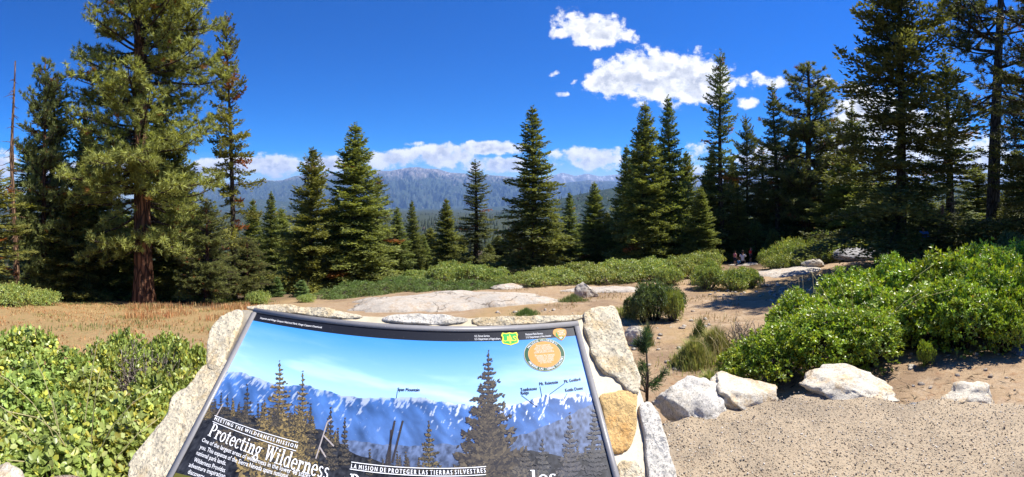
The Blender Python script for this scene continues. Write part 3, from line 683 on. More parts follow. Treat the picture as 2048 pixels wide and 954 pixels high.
# dead snag
def snag(px, ytop, r, label, rad=0.14, tilt=0.0, seed=1, n=34, mat='snag', name='dead_tree'):
    x, y, z = gp(px, r); H = (EYE - (ytop - HY) / F * r) - z; rr = np.random.default_rng(seed)
    root = empty(name, (x, y, z - 0.05)); root.rotation_euler = (0, tilt, 0)
    g = Geo(); zt = np.linspace(0, H, 16)
    tube(g, np.stack([0.10 * np.sin(zt * 0.7), 0.08 * np.cos(zt * 0.5) - 0.08, zt], -1), rad * (1 - 0.8 * zt / H) * (1 + 0.08 * rr.normal(size=16)), 8)
    obj('trunk', g.mesh('trunk', M[mat], True, False), root)
    for k in range(n):
        g = Geo(); z0 = rr.uniform(0.25, 0.97) * H; a = rr.uniform(0, 6.28); L = rr.uniform(0.2, 1.15) * (1.1 - 0.6 * z0 / H)
        s = np.linspace(0, 1, 5); P = np.stack([math.cos(a) * L * s + 0.10 * math.sin(z0 * 0.7), math.sin(a) * L * s + 0.08 * math.cos(z0 * 0.5) - 0.08, z0 + L * (-0.25 * s + rr.normal(0, 0.15) * s ** 2)], -1) + rr.normal(0, 0.03, (5, 3)) * s[:, None]
        tube(g, P, np.linspace(0.022, 0.005, 5), 4)
        obj('limb', g.mesh('limb', M[mat], False, False), root)
    return tag(root, label, 'tree')
snag(33, 118, 18.0, 'bare dead snag with stubby broken limbs at the edge of the meadow', 0.17, -0.02, 3, 60)
snag(1905, 395, 27, 'pale grey dead sapling with crooked branches beside the rotten stump', 0.05, 0.05, 5, 12, 'greywood')
snag(1882, 408, 27.5, 'rotten reddish stump leaning in the shade under the sparse fir', 0.42, 0.0, 7, 6, 'snag', 'tree_stump')
snag(150, 520, 19.2, 'short rusty dead trunk in the shade of the yellow-green bushy fir', 0.22, 0.03, 8, 16, 'snag')
snag(378, 500, 19.0, 'leaning rusty dead trunk in the shade right of the giant pine', 0.2, 0.05, 9, 16, 'snag')

# ------------------------------------------------------------------ rocks and slabs
import bmesh
def ico(sub):
    bm = bmesh.new(); bmesh.ops.create_icosphere(bm, subdivisions=sub, radius=1.0)
    V = np.array([v.co[:] for v in bm.verts]); T = np.array([[v.index for v in f.verts] for f in bm.faces]); bm.free(); return V, T
ICO4 = ico(5); ICO3 = ico(4)
def rock_mesh(sx_, sy_, sz_, seed, mat, rough=0.16, cuts=7, big=True, name='rock'):
    V, T = ICO4 if big else ICO3
    r = np.random.default_rng(seed); P = V.copy()
    for k in range(cuts):
        d = nrm(r.normal(size=3) * (1, 1, 0.8)); lim = r.uniform(0.55, 0.85); h = P @ d; ex = np.maximum(h - lim, 0); P = P - 0.92 * ex[:, None] * d
    P = P * (1 + rough * fbm(V * 1.6 + seed, 4, seed)[:, None]); P = P + nrm(V) * (0.03 * fbm(V * 6 + seed, 4, seed + 3))[:, None]
    P = P / np.abs(P).max(0)
    return make_mesh(name, P * (sx_, sy_, sz_), [T], mat, None, True)
def rock_at(px, r, hw, ytop, label, mat='boulder', depth=0.8, seed=1, sink=0.35, name='rock', rot=None, group=None):
    x, y, z = gp(px, r); top = EYE - (ytop - HY) / F * r; w = hw / F * r; h = (top - z) / (2 - 2 * sink)
    o = obj(name, rock_mesh(w, w * depth, max(h, 0.05), seed, M[mat], name=name), None, (x, y, z + max(h, 0.05) * (1 - 2 * sink)))
    o.rotation_euler[2] = -azp(px) if rot is None else rot
    return tag(o, label, 'rock', group)
def slab(px, r, hw, depth, h, label, mat='slab', seed=1, name='granite_slab', skew=0.0):
    a = azp(px); c = np.array((r * math.sin(a), r * math.cos(a))); ex = np.array((math.cos(a), -math.sin(a))); ey = np.array((math.sin(a), math.cos(a)))
    w = hw / F * r; nt, nr_ = 140, 30
    th = np.linspace(0, 2 * np.pi, nt, endpoint=False); rho = np.linspace(0, 1.0, nr_) ** 0.8
    edge = 1 + 0.22 * fbm(n3(np.cos(th) * 1.7 + seed, np.sin(th) * 1.7), 4, seed) + 0.05 * fbm(n3(np.cos(th) * 9 + seed, np.sin(th) * 9), 3, seed)
    TH, RH = np.meshgrid(th, rho, indexing='ij'); E = edge[:, None] * RH
    u = np.cos(TH) * E * w; v = np.sin(TH) * E * depth + skew * u
    x = c[0] + ex[0] * u + ey[0] * v; y = c[1] + ex[1] * u + ey[1] * v
    lift = h * (1 - RH ** 5) * (0.75 + 0.45 * fbm(n3(x * 0.5 + seed, y * 0.5), 4, seed)) - 0.05 * RH ** 8
    lift = lift + 0.035 * np.clip(fbm(n3(x * 1.2, y * 3.0), 3, seed + 2), -0.4, 0.4) * (RH < 0.95)
    z = ground_z(x, y) + lift - 0.06 * (RH > 0.97)
    ii = np.arange(nt * nr_).reshape(nt, nr_); jn = np.roll(ii, -1, 0)
    Qf = np.stack([ii[:, :-1], ii[:, 1:], jn[:, 1:], jn[:, :-1]], -1).reshape(-1, 4)
    o = obj(name, make_mesh(name, np.stack([x, y, z], -1).reshape(-1, 3), [Qf], M[mat], None, True))
    return tag(o, label, 'rock')
slab(905, 13.2, 215, 2.3, 0.26, 'long pale granite slab lying flat below the green mat of shrubs', seed=4, skew=0.10)
slab(1215, 16.0, 100, 0.9, 0.14, 'smaller pale granite slab beside the dark round shrub', seed=5)
slab(1575, 22.0, 72, 2.0, 0.22, 'smooth grey granite slab on the path below the shrub bank', seed=6)
slab(1484, 30.5, 26, 1.2, 0.12, 'pale sunlit slab where the picnickers sit', seed=8)
slab(1875, 19.6, 95, 1.6, 0.36, 'dark shaded rock ledge under the huge straggly fir where people rest', mat='boulder', seed=7)
slab(2050, 5.6, 42, 0.35, 0.07, 'flat dark-edged rock in the sand below the bright green shrubs', mat='boulder', seed=12)
rock_at(1722, 24.5, 66, 496, 'big whale-backed grey boulder with a black shaded side beside the path', depth=0.65, seed=9, sink=0.3)
rock_at(1625, 22.6, 24, 516, 'small pale rock between the smooth slab and the whale-backed boulder', 'slab', seed=10)
rock_at(1271, 7.0, 24, 650, 'pale angular rock beside the path, behind the stone pedestal', 'granite', 0.7, 11, 0.25)
rock_at(1172, 14.0, 26, 563, 'pointed pale rock at the end of the long slab', 'slab', 0.6, 13)
rock_at(1020, 17.2, 40, 569, 'low tan rock at the edge of the crest shrubs', 'slab', 0.5, 14)
rock_at(1020, 12.4, 16, 607, 'small flat stone on the sand in front of the long slab', 'slab', 0.8, 15)
rk = np.random.default_rng(5)
g = Geo()
for k in range(420):
    px = rk.uniform(980, 2040); r = rk.uniform(2.7, 11) if px < 1420 or px > 1760 else rk.uniform(12, 18); x, y, z = gp(px, r); s_ = rk.uniform(0.012, 0.045) * (0.5 + r / 9)
    V, T = ICO_S if 'ICO_S' in globals() else globals().setdefault('ICO_S', ico(1))
    g.add(V * (s_ * rk.uniform(0.7, 1.4), s_ * rk.uniform(0.7, 1.4), s_ * 0.6) * (1 + 0.25 * rk.normal(size=(len(V), 1))) + (x, y, z + 0.2 * s_), T)
tag(obj('loose_stones', g.mesh('loose_stones', M['slab'], False, False)), 'scattered small stones and gravel on the sandy path', 'gravel', kind='stuff')

# ------------------------------------------------------------------ shrubs
def bush_proto(seed, R=1.0, H=0.9, nl=5000, L=0.045, W=0.03, col=(0.13, 0.21, 0.045), ros=4, oval=False, lumps=22, spread=0.8, var=0.3, yellow=0.15, stemc='bark', fold=0.06, dead=0.0):
    r = np.random.default_rng(seed)
    a = r.uniform(0, 6.28, lumps); q = np.sqrt(r.uniform(0, 1, lumps)) * 0.70
    cr = r.uniform(0.15, 0.34, lumps)
    cz = H * (np.sqrt(np.clip(1 - (q / 0.95) ** 2, 0.05, 1)) * r.uniform(0.55, 0.85, lumps)) 
    C = np.stack([q * R * np.cos(a), q * R * np.sin(a), np.maximum(cz - cr * H * 0.2, 0.15 * H)], -1); rad = np.stack([cr * R, cr * R, cr * H * 1.05], -1)
    np_ = nl // ros * 2
    k = r.choice(lumps, np_, p=cr ** 2 / (cr ** 2).sum()); d = rand_dir(np_, r); d[:, 2] = np.where(r.random(np_) < 0.75, np.abs(d[:, 2]), d[:, 2])
    P = C[k] + d * rad[k] * (1 - 0.5 * r.random((np_, 1)) ** 1.5)
    P = P + d * (0.10 * R * fbm(P * (5.5 / R), 3, seed) + 0.05 * R * np.abs(fbm(P * (14 / R), 2, seed + 2)))[:, None]
    dist = np.min(np.linalg.norm((P[:, None] - C[None]) / rad[None], axis=-1), 1)
    ok = (dist > 0.58) & (P[:, 2] > 0.015); P, d = P[ok][:nl // ros], d[ok][:nl // ros]; n = len(P)
    top = P[:, 2].max(); P[:, 2] *= H / top
    Pn = np.repeat(P, ros, 0); Dn = np.repeat(nrm(d + np.array((0, 0, 0.55))), ros, 0); m = len(Pn)
    ax = nrm(Dn * r.uniform(0.1, 0.9, (m, 1)) + spread * rand_dir(m, r)); N = nrm(Dn + 0.55 * rand_dir(m, r))
    tint = np.repeat(r.uniform(1 - var, 1 + var, n), ros) * r.uniform(0.8, 1.2, m)
    c = np.array(col) * tint[:, None]; ye = np.repeat(r.random(n) < yellow, ros); c[ye] *= np.array((1.45, 1.15, 0.8)); br_ = np.repeat(r.random(n) < 0.12, ros); c[br_] *= 0.55
    if dead: dd = r.random(m) < dead; c[dd] = np.array((0.32, 0.20, 0.08)) * r.uniform(0.6, 1.2, (dd.sum(), 1))
    g = Geo(); kites(g, Pn + ax * 0.01, ax, N, L * r.uniform(0.65, 1.25, m), W * r.uniform(0.7, 1.2, m), c, fold, oval)
    st = Geo()
    for i in range(lumps):
        s = np.linspace(0, 1, 5)[:, None]; p0 = np.array((C[i][0] * 0.15, C[i][1] * 0.15, -0.05))
        tube(st, p0 + (C[i] - p0) * s + r.normal(0, 0.03, (5, 3)) * s, np.linspace(0.022, 0.008, 5) * R, 4)
        for w in range(4):
            e = C[i] + rand_dir(1, r)[0] * rad[i] * 0.9; tube(st, np.array([C[i], (C[i] + e) / 2 + r.normal(0, 0.02, 3), e]), np.array((0.008, 0.006, 0.003)) * R, 3)
    return g.mesh('foliage', M['leaf']), st.mesh('stem', M[stemc], False, False), R, H, C, rad
BU = {}
BU['manz'] = bush_proto(31, 0.47, 0.62, 4000, 0.046, 0.036, (0.32, 0.385, 0.10), 4, True, 26, 0.9, 0.28, 0.2, 'snag', dead=0.012)
BU['manz2'] = bush_proto(32, 0.47, 0.62, 4000, 0.044, 0.035, (0.29, 0.37, 0.09), 4, True, 24, 0.9, 0.28, 0.2, 'snag', dead=0.012)
BU['bright'] = bush_proto(33, 0.78, 1.05, 13200, 0.058, 0.030, (0.255, 0.375, 0.04), 6, False, 46, 0.8, 0.42, 0.3, dead=0.01)
BU['bright2'] = bush_proto(34, 0.78, 1.05, 13200, 0.058, 0.030, (0.235, 0.365, 0.04), 6, False, 42, 0.8, 0.42, 0.3, dead=0.01)
BU['mid'] = bush_proto(35, 1.4, 0.9, 11000, 0.085, 0.042, (0.28, 0.345, 0.09), 4, False, 40, 0.9, 0.3, 0.2, 'greywood')
BU['mid2'] = bush_proto(36, 1.4, 0.9, 11000, 0.080, 0.040, (0.265, 0.335, 0.085), 4, False, 44, 0.9, 0.3, 0.2, 'greywood')
BU['dark'] = bush_proto(37, 0.8, 0.85, 9000, 0.055, 0.028, (0.12, 0.175, 0.055), 4, False, 24, 0.9, 0.3, 0.1)
BU['mat'] = bush_proto(38, 1.8, 0.5, 12000, 0.085, 0.030, (0.15, 0.22, 0.055), 4, False, 50, 1.0, 0.25, 0.1)
rb = np.random.default_rng(61)
def shrub(px, r, ytop, hw, kind, label, depth=1.0, group=None, name='shrub'):
    x, y, z = gp(px, r); mf, ms, R0, H0, C, rad = BU[kind]
    top = EYE - (ytop - HY) / F * r; h = max(top - z, 0.15); w = hw / F * r
    root = empty(name, (x, y, z - 0.03), 0, (w / R0, w / R0 * depth, h / H0)); root.rotation_euler[2] = -azp(px)
    if abs(depth - 1) < 0.01: root.rotation_euler[2] = rb.uniform(0, 6.28)
    tag(obj('foliage', mf, root), kind='stuff'); tag(obj('stem', ms, root), kind='stuff')
    return tag(root, label, 'shrub', group)
# left foreground manzanita thicket
GL = 'leafy manzanita shrubs beside the sign'
lab = 'round-leaved manzanita in the thicket left of the pedestal'
near = [shrub(250, 2.3, 855, 150, 'manz', 'manzanita with large round pale leaves pressed against the pedestal stones'),
        shrub(85, 2.15, 862, 165, 'manz2', 'manzanita with large round pale leaves at the corner of the low wall')]
shrub(-70, 2.3, 830, 140, 'manz', lab, group=GL)
shrub(330, 3.3, 728, 92, 'manz2', 'manzanita with yellowish leaves behind the upper left pedestal stone')
shrub(180, 3.2, 748, 118, 'manz', lab, group=GL)
shrub(40, 3.2, 728, 115, 'manz2', lab, group=GL)
shrub(-60, 3.6, 690, 110, 'manz', lab, group=GL)
shrub(55, 4.4, 648, 82, 'manz', 'manzanita on the far side of the thicket, next to the dry meadow', group=None)
shrub(130, 4.0, 700, 90, 'manz2', lab, group=GL)
shrub(210, 4.2, 676, 60, 'manz', lab, group=GL)
shrub(300, 2.9, 772, 100, 'manz', lab, group=GL)
shrub(150, 2.7, 790, 120, 'manz2', lab, group=GL)
shrub(370, 4.2, 672, 52, 'manz', 'dark green clump at the meadow end of the thicket by the pedestal')
shrub(255, 4.5, 655, 62, 'manz2', 'leafy clump rising behind the grey dead twigs')
shrub(330, 4.7, 660, 45, 'manz', 'low clump between the dead twigs and the meadow')
shrub(-40, 4.6, 640, 70, 'manz2', lab, group=GL)
# the largest leaves, each on its own
lm = Geo(); t_ = np.linspace(0, 1, 5); kites(lm, np.zeros((1, 3)), np.array([[0, 1.0, 0]]), np.array([[0, 0, 1.0]]), 1.0, 0.72, (0.17, 0.235, 0.05), 0.07, True)
leaf_meshes = []
for c in ((0.32, 0.385, 0.10), (0.35, 0.40, 0.12), (0.27, 0.35, 0.09), (0.38, 0.40, 0.14)):
    q = Geo(); kites(q, np.zeros((1, 3)), np.array([[0, 1.0, 0]]), np.array([[0, 0, 1.0]]), 1.0, 0.74, c, 0.07, True); leaf_meshes.append(q.mesh('leaf', M['leaf']))
for w, root in enumerate(near):
    mf, ms, R0, H0, C, rad = BU[('manz', 'manz2')[w]]
    sc_ = np.array(root.scale); n = 150; k = rb.choice(len(C), n * 6); d = rand_dir(n * 6, rb); d[:, 2] = np.abs(d[:, 2]) + 0.25; d = nrm(d)
    P = C[k] + d * rad[k] * 1.0
    dist = np.min(np.linalg.norm((P[:, None] - C[None]) / rad[None], axis=-1), 1); ok = dist > 0.97; P, d = P[ok][:n], d[ok][:n]
    for p, dd in zip(P, d):
        o = bpy.data.objects.new('leaf', leaf_meshes[rb.integers(4)]); link(o, root); o.location = p
        ax = Vector(nrm(dd * 0.5 + 0.8 * rand_dir(1, rb)[0])); nn = Vector(nrm(dd + 0.4 * rand_dir(1, rb)[0]))
        sd = ax.cross(nn).normalized(); nn = sd.cross(ax)
        o.rotation_mode = 'QUATERNION'; o.rotation_quaternion = Matrix((sd, ax, nn)).transposed().to_quaternion()
        s_ = rb.uniform(0.036, 0.048); o.scale = (s_ / sc_[0], s_ / sc_[1], s_ / sc_[2])
# dead grey twigs in the thicket
def twigs(px, r, hw, h, label, seed, n=130, mat='greywood'):
    rr = np.random.default_rng(seed); x, y, z = gp(px, r); w = hw / F * r; g = Geo()
    for k in range(n):
        a = rr.uniform(0, 6.28); q = math.sqrt(rr.random()) * w * 0.5; p = np.array((q * math.cos(a), q * math.sin(a), 0.0)); d = nrm(np.array((rr.normal(0, 0.8), rr.normal(0, 0.8), 1.0)))
        L = h * rr.uniform(0.6, 1.3); P = [p]
        for s in range(5): d = nrm(d + rr.normal(0, 0.35, 3)); P.append(P[-1] + d * L / 5)
        tube(g, np.array(P), np.linspace(0.008, 0.0025, 6), 4)
        for s in (2, 3, 4):
            e = nrm(d + rr.normal(0, 0.7, 3)); tube(g, np.array([P[s], P[s] + e * L * 0.18, P[s] + e * L * 0.3 + rr.normal(0, 0.02, 3)]), (0.005, 0.003, 0.0015), 3)
    o = obj('dead_shrub', g.mesh('dead_shrub', M[mat], False, False), None, (x, y, z)); return tag(o, label, 'shrub', kind='stuff')
twigs(265, 4.1, 60, 0.62, 'tangle of bare grey dead twigs in the manzanita thicket', 3, 150)
twigs(320, 3.9, 40, 0.55, 'smaller tangle of bare dead twigs beside the larger one', 4, 90)
twigs(1500, 6.3, 55, 0.5, 'dry greyish dead twigs at the path end of the bright green shrubs', 6, 90)
# right foreground: bright green shrubs
GR = 'bright green shrubs right of the path'; lb = 'bright green shrub in the thick bank right of the path'
for (px, r, yt, hw, kind, l) in [
    (1480, 4.9, 690, 62, 'bright', 'low rounded bright green shrub closest to the path and the yellowing grass'),
    (1560, 5.0, 640, 92, 'bright2', 'bright green shrub right behind the white wall rocks'),
    (1660, 5.0, 610, 105, 'bright', None), (1610, 6.0, 578, 95, 'bright2', None), (1720, 6.2, 552, 110, 'bright', None),
    (1735, 5.1, 612, 92, 'bright2', 'bright green shrub overhanging the sandy hollow'),
    (1830, 5.9, 560, 105, 'bright', None), (1920, 5.8, 552, 100, 'bright2', None), (1800, 7.4, 508, 95, 'bright2', None), (1890, 7.2, 492, 105, 'bright', None),
    (1985, 6.8, 496, 100, 'bright2', None), (2060, 6.2, 520, 90, 'bright', None), (1960, 8.4, 478, 95, 'bright', None), (2050, 8.6, 472, 95, 'bright2', None),
    (1700, 7.6, 535, 75, 'bright2', None), (2010, 5.5, 590, 60, 'bright', 'small bright shrub at the upper end of the sandy hollow'), (1850, 4.95, 676, 22, 'bright2', 'little bright green sprig alone in the sandy hollow')]:
    shrub(px, r, yt, hw, kind, l or lb, group=None if l else GR)
# middle ground
shrub(1308, 9.6, 550, 50, 'dark', 'dark round shrub standing alone on the sandy path')
shrub(1342, 9.9, 562, 36, 'dark', 'dark bushy shoulder growing on the far side of the dark round shrub')
shrub(1285, 9.3, 570, 34, 'dark', 'lower dark shrub growing in front of the dark round shrub')
shrub(1268, 9.8, 582, 26, 'dark', 'small dark shrub leaning on the dark round shrub')
shrub(1345, 9.4, 578, 26, 'mid', 'little grey-green tuft at the foot of the dark round shrub')
for (px, r, yt, hw) in [(1415, 16.5, 528, 42), (1465, 16.2, 532, 46), (1500, 16.8, 536, 30), (1415, 18, 518, 34)]:
    shrub(px, r, yt, hw, 'mid2', 'grey-green shrub of the island patch in the middle of the path', group='shrubs of the island patch')
for k, (px, r, yt, hw) in enumerate([(1075, 18, 535, 48), (1130, 18.5, 530, 52), (1195, 19, 524, 52), (1255, 19.5, 520, 55), (1310, 20, 514, 52), (1365, 21, 508, 48), (1100, 22, 522, 48), (1170, 23, 514, 52), (1240, 24, 510, 55),
                          (1310, 25, 503, 50), (1375, 25, 500, 48), (1410, 24, 502, 40), (1415, 28, 492, 40), (1450, 36, 488, 32), (1340, 17.8, 525, 34), (1050, 20, 535, 35)]):
    shrub(px, r, yt + 9, hw, ('mid', 'mid2')[k % 2], 'yellowish green shrub in the long bank on the crest', group='shrubs along the crest')
for k, (px, r, yt, hw) in enumerate([(890, 20.5, 528, 48), (945, 20.5, 524, 52), (985, 20, 532, 40), (840, 21, 540, 45), (905, 23, 520, 40), (1010, 19, 548, 30)]):
    shrub(px, r, yt, hw, 'mid2', 'leafy bright bush rising behind the green mat near the squat fir', group='bushes behind the green mat')
for k, (px, r, yt, hw) in enumerate([(680, 17.5, 580, 60), (760, 17.6, 572, 66), (850, 17.6, 562, 66), (935, 17.6, 562, 60), (720, 20, 565, 60), (810, 20, 555, 62), (990, 17.6, 565, 35)]):
    shrub(px, r, yt, hw, 'mat', 'low spreading green shrub of the mat above the long slab', 0.8, group='mat of low shrubs')
for k, (px, r, yt, hw) in enumerate([(1548, 26, 490, 38), (1575, 25.5, 482, 46), (1630, 25, 474, 50), (1690, 27, 466, 50), (1745, 28, 464, 46), (1556, 23.5, 506, 36), (1600, 23.8, 498, 44), (1650, 25.0, 486, 40), (1790, 26.5, 474, 40), (1725, 28, 458, 45), (1650, 28, 462, 45), (1580, 28.5, 474, 40)]):
    shrub(px, r, yt, hw, ('mid2', 'mid')[k % 2], 'leafy shrub of the bank behind the whale-backed boulder', group='shrubs of the bank behind the boulder')
for (px, r, yt, hw) in [(1960, 19, 462, 50), (2030, 18, 458, 55), (1905, 22, 462, 40)]:
    shrub(px, r, yt, hw, 'dark', 'shaded shrub behind the people resting on the dark ledge', group='shaded shrubs behind the ledge')
for (px, r, yt, hw, l) in [(15, 14.5, 565, 55, 'pale green bush at the foot of the bare dead snag'), (80, 15.0, 578, 45, 'pale green bush beside the snag, spreading onto the meadow'), (375, 17.0, 572, 28, 'bright bush right of the giant pine trunk'),
                           (410, 17.2, 582, 26, 'low bright bush near the leaning rusty dead trunk'), (515, 15.5, 580, 28, 'round green bush just behind the top of the sign pedestal'), (612, 16, 588, 22, 'little bush by the fir seedlings'), (455, 17.5, 590, 24, 'low bush under the rust-sprayed thin fir')]:
    shrub(px, r, yt, hw, 'mid', l)

# ------------------------------------------------------------------ grass
def grass(name, xs, ys, h, col, label, w=0.006, lean=0.35, seed=1, var=0.3, cat='grass'):
    rr = np.random.default_rng(seed); n = len(xs); zs = ground_z(xs, ys) - 0.01; P = np.stack([xs, ys, zs], -1)
    a = rr.uniform(0, 6.28, n); d = np.stack([np.cos(a), np.sin(a), 0 * a], -1); hh = (h * rr.uniform(0.5, 1.3, n))[:, None]; ln = rr.uniform(0, lean, n)[:, None]
    s = np.stack([-np.sin(a), np.cos(a), 0 * a], -1) * w * rr.uniform(0.6, 1.4, n)[:, None]; up = np.array((0, 0, 1.0))
    mid = P + up * hh * 0.6 + d * hh * ln * 0.35; tip = P + up * hh * (1 - 0.4 * ln) + d * hh * ln
    V = np.stack([P - s, P + s, mid + s * 0.7, mid - s * 0.7, tip], 1).reshape(-1, 3); k = np.arange(n)[:, None] * 5
    c = np.asarray(col)[rr.integers(len(col), size=n)] * rr.uniform(1 - var, 1 + var, (n, 1))
    g = Geo(); g.add(V, k + np.array([[3, 2, 4]]), k + np.array([[0, 1, 2, 3]]), np.repeat(c, 5, 0))
    return tag(obj(name, g.mesh(name, M['grass'])), label, cat, kind='stuff')
rg = np.random.default_rng(71)
def scatter(pxa, pxb, ra, rb_, n, thr=-9, f=0.6):
    px = rg.uniform(pxa, pxb, n); r = np.sqrt(rg.uniform(ra ** 2, rb_ ** 2, n)); a = (px - CX) / F; x, y = r * np.sin(a), r * np.cos(a)
    k = fbm(n3(x * f, y * f), 3, 8) > thr; return x[k], y[k]
DRY = [(0.48, 0.26, 0.10), (0.52, 0.34, 0.15), (0.42, 0.18, 0.07), (0.50, 0.38, 0.17)]
x, y = scatter(-60, 560, 6.5, 16.5, 15000, -0.05, 1.3); grass('dry_grass', x, y, 0.07, DRY, 'dry orange and straw coloured grass covering the meadow', 0.009, 0.7, 2)
x, y = scatter(250, 500, 10.5, 15.5, 3600, 0.0, 1.1); grass('tall_dry_grass', x, y, 0.20, DRY, 'taller russet dry grass in front of the giant pine', 0.008, 0.5, 3)
x, y = scatter(-60, 560, 8.5, 17, 9000, 0.15, 0.9); grass('meadow_green_grass', x, y, 0.10, [(0.14, 0.18, 0.05), (0.24, 0.22, 0.07)], 'thin green grass mixed into the dry meadow', 0.008, 0.6, 4)
def clump(px, r, hw, n, h, col, label, seed, depth=1.0, w=0.006):
    a = azp(px); c = np.array((r * math.sin(a), r * math.cos(a))); R_ = hw / F * r; rr = np.random.default_rng(seed)
    q = np.abs(rr.normal(0, 0.55, n)) * R_ * (1 + 0.3 * np.sin(3 * rr.uniform(0, 6.28, n))); t = rr.uniform(0, 6.28, n); h = h * np.clip(1.25 - 0.75 * q / R_, 0.25, 1.3); grass('grass_clump', c[0] + q * np.cos(t), c[1] + q * np.sin(t) * depth, h, col, label, w, 0.55, seed)
GY = [(0.32, 0.34, 0.09), (0.42, 0.38, 0.14), (0.26, 0.31, 0.08)]
clump(1388, 5.7, 44, 5200, 0.30, GY, 'dense yellow-green grass clump between the path and the bright green shrubs', 11)
clump(1430, 6.3, 40, 3000, 0.34, GY, 'paler grass clump behind the dense yellow-green clump', 12)
clump(1420, 4.6, 40, 1800, 0.22, GY, 'short grass growing right below the white wall rocks', 17)
clump(1400, 7.6, 18, 600, 0.3, [(0.16, 0.2, 0.06)], 'small tuft of weeds in the middle of the path', 13)
clump(1145, 12.6, 30, 1500, 0.22, [(0.13, 0.2, 0.05), (0.2, 0.23, 0.08)], 'green grass tuft near the pointed pale rock', 14)
clump(1053, 10.4, 28, 1300, 0.16, [(0.13, 0.2, 0.05)], 'green grass tuft showing just above the pedestal top', 15)
clump(1265, 10.2, 55, 2600, 0.24, GY, 'straw and green grass round the foot of the dark round shrub', 16)
clump(1296, 6.9, 12, 400, 0.35, [(0.2, 0.22, 0.08)], 'thin weeds beside the pale angular rock', 18)
x, y = scatter(1000, 1480, 9, 20, 7000, 0.30); grass('path_grass', x, y, 0.10, [(0.36, 0.24, 0.10), (0.25, 0.22, 0.08)], 'sparse dry grass dotted over the sandy ground', 0.008, 0.7, 19)
def stalks(px, r, hw, n, h, label, seed):
    rr = np.random.default_rng(seed); x, y, z = gp(px, r); w = hw / F * r; g = Geo()
    for k in range(n):
        p = np.array((rr.uniform(-w, w), rr.uniform(-w, w) * 0.4, 0)); d = np.array((rr.normal(0, 0.25), rr.normal(0, 0.25), 1)); s = np.linspace(0, 1, 6)[:, None]; L = h * rr.uniform(0.6, 1.2)
        P = p + d * s * L + np.array((d[0], d[1], -0.2)) * s ** 3 * L * 0.8; tube(g, P, np.linspace(0.004, 0.0025, 6), 3, (0.45, 0.40, 0.2))
    tag(obj('grass_stalks', g.mesh('grass_stalks', M['grass']), None, (x, y, z)), label, 'grass', kind='stuff')
stalks(1450, 5.5, 40, 26, 0.75, 'long pale bent grass stalks over the yellow-green clump', 21)
stalks(1600, 9.0, 45, 12, 0.9, 'tall straw stalks standing in front of the path shadow', 22)
stalks(1720, 5.3, 60, 10, 1.35, 'pale straw stalks poking out of the bright green shrubs', 23)
stalks(150, 2.3, 60, 14, 0.9, 'thin grass blades rising through the near manzanita', 24)
# pine seedling by the pedestal
def seedling(px, r, label):
    rr = np.random.default_rng(8); x, y, z = gp(px, r); root = empty('pine_seedling', (x, y, z)); st, fo = Geo(), Geo(); H = 0.95
    tube(st, np.array([(0, 0, 0), (0.02, 0, H * 0.5), (0, 0.02, H)]), (0.018, 0.012, 0.006), 6)
    ends = [(np.array((0, 0, H)), np.array((0, 0, 1.0)))]
    for k in range(11):
        z0 = rr.uniform(0.15, 0.92) * H; a = rr.uniform(0, 6.28); L = 0.26 * (1.15 - z0 / H); e = np.array((math.cos(a) * L, math.sin(a) * L, z0 + L * 0.7)); tube(st, np.array([(0, 0, z0), e * (0.55, 0.55, 1) + (0, 0, -L * 0.3), e]), (0.008, 0.007, 0.005), 4); ends.append((e, nrm(np.array((math.cos(a), math.sin(a), 1.2)))))
    for e, d in ends:
        n = 150; b0 = e - d * rr.uniform(0, 0.16, (n, 1)); ax = nrm(d * 0.8 + 0.75 * rand_dir(n, rr)); kites(fo, b0, ax, rand_dir(n, rr), 0.085 * rr.uniform(0.7, 1.2, n), 0.006, np.array((0.06, 0.11, 0.045)) * rr.uniform(0.7, 1.3, (n, 1)))
    obj('stem', st.mesh('stem', M['bark'], True, False), root); tag(obj('foliage', fo.mesh('foliage', M['pine']), root), kind='stuff'); tag(root, label, 'pine seedling')
seedling(1292, 3.9, 'dark green pine seedling growing beside the stone pedestal')

# needles, twigs and scraps of bark lying about
rl = np.random.default_rng(83); n_ = 2600; px_ = rl.uniform(990, 2040, n_); r_l = np.exp(rl.uniform(math.log(2.6), math.log(17), n_)); a_ = (px_ - CX) / F
x, y = r_l * np.sin(a_), r_l * np.cos(a_); z = ground_z(x, y) + 0.008; th_ = rl.uniform(0, 6.28, n_); g = Geo()
kites(g, np.stack([x, y, z], -1), np.stack([np.cos(th_), np.sin(th_), 0.04 * rl.normal(size=n_)], -1), np.stack([0 * x, 0 * x, 0 * x + 1.0], -1) + 0.2 * rl.normal(size=(n_, 3)), rl.uniform(0.03, 0.16, n_), rl.uniform(0.006, 0.02, n_), np.array([(0.10, 0.06, 0.035), (0.20, 0.13, 0.07), (0.32, 0.24, 0.15), (0.06, 0.045, 0.03)])[rl.integers(4, size=n_)])
tag(obj('twig_litter', g.mesh('twig_litter', M['grass'])), 'scattered twigs, needles and bark scraps on the sandy ground', 'litter', kind='stuff')

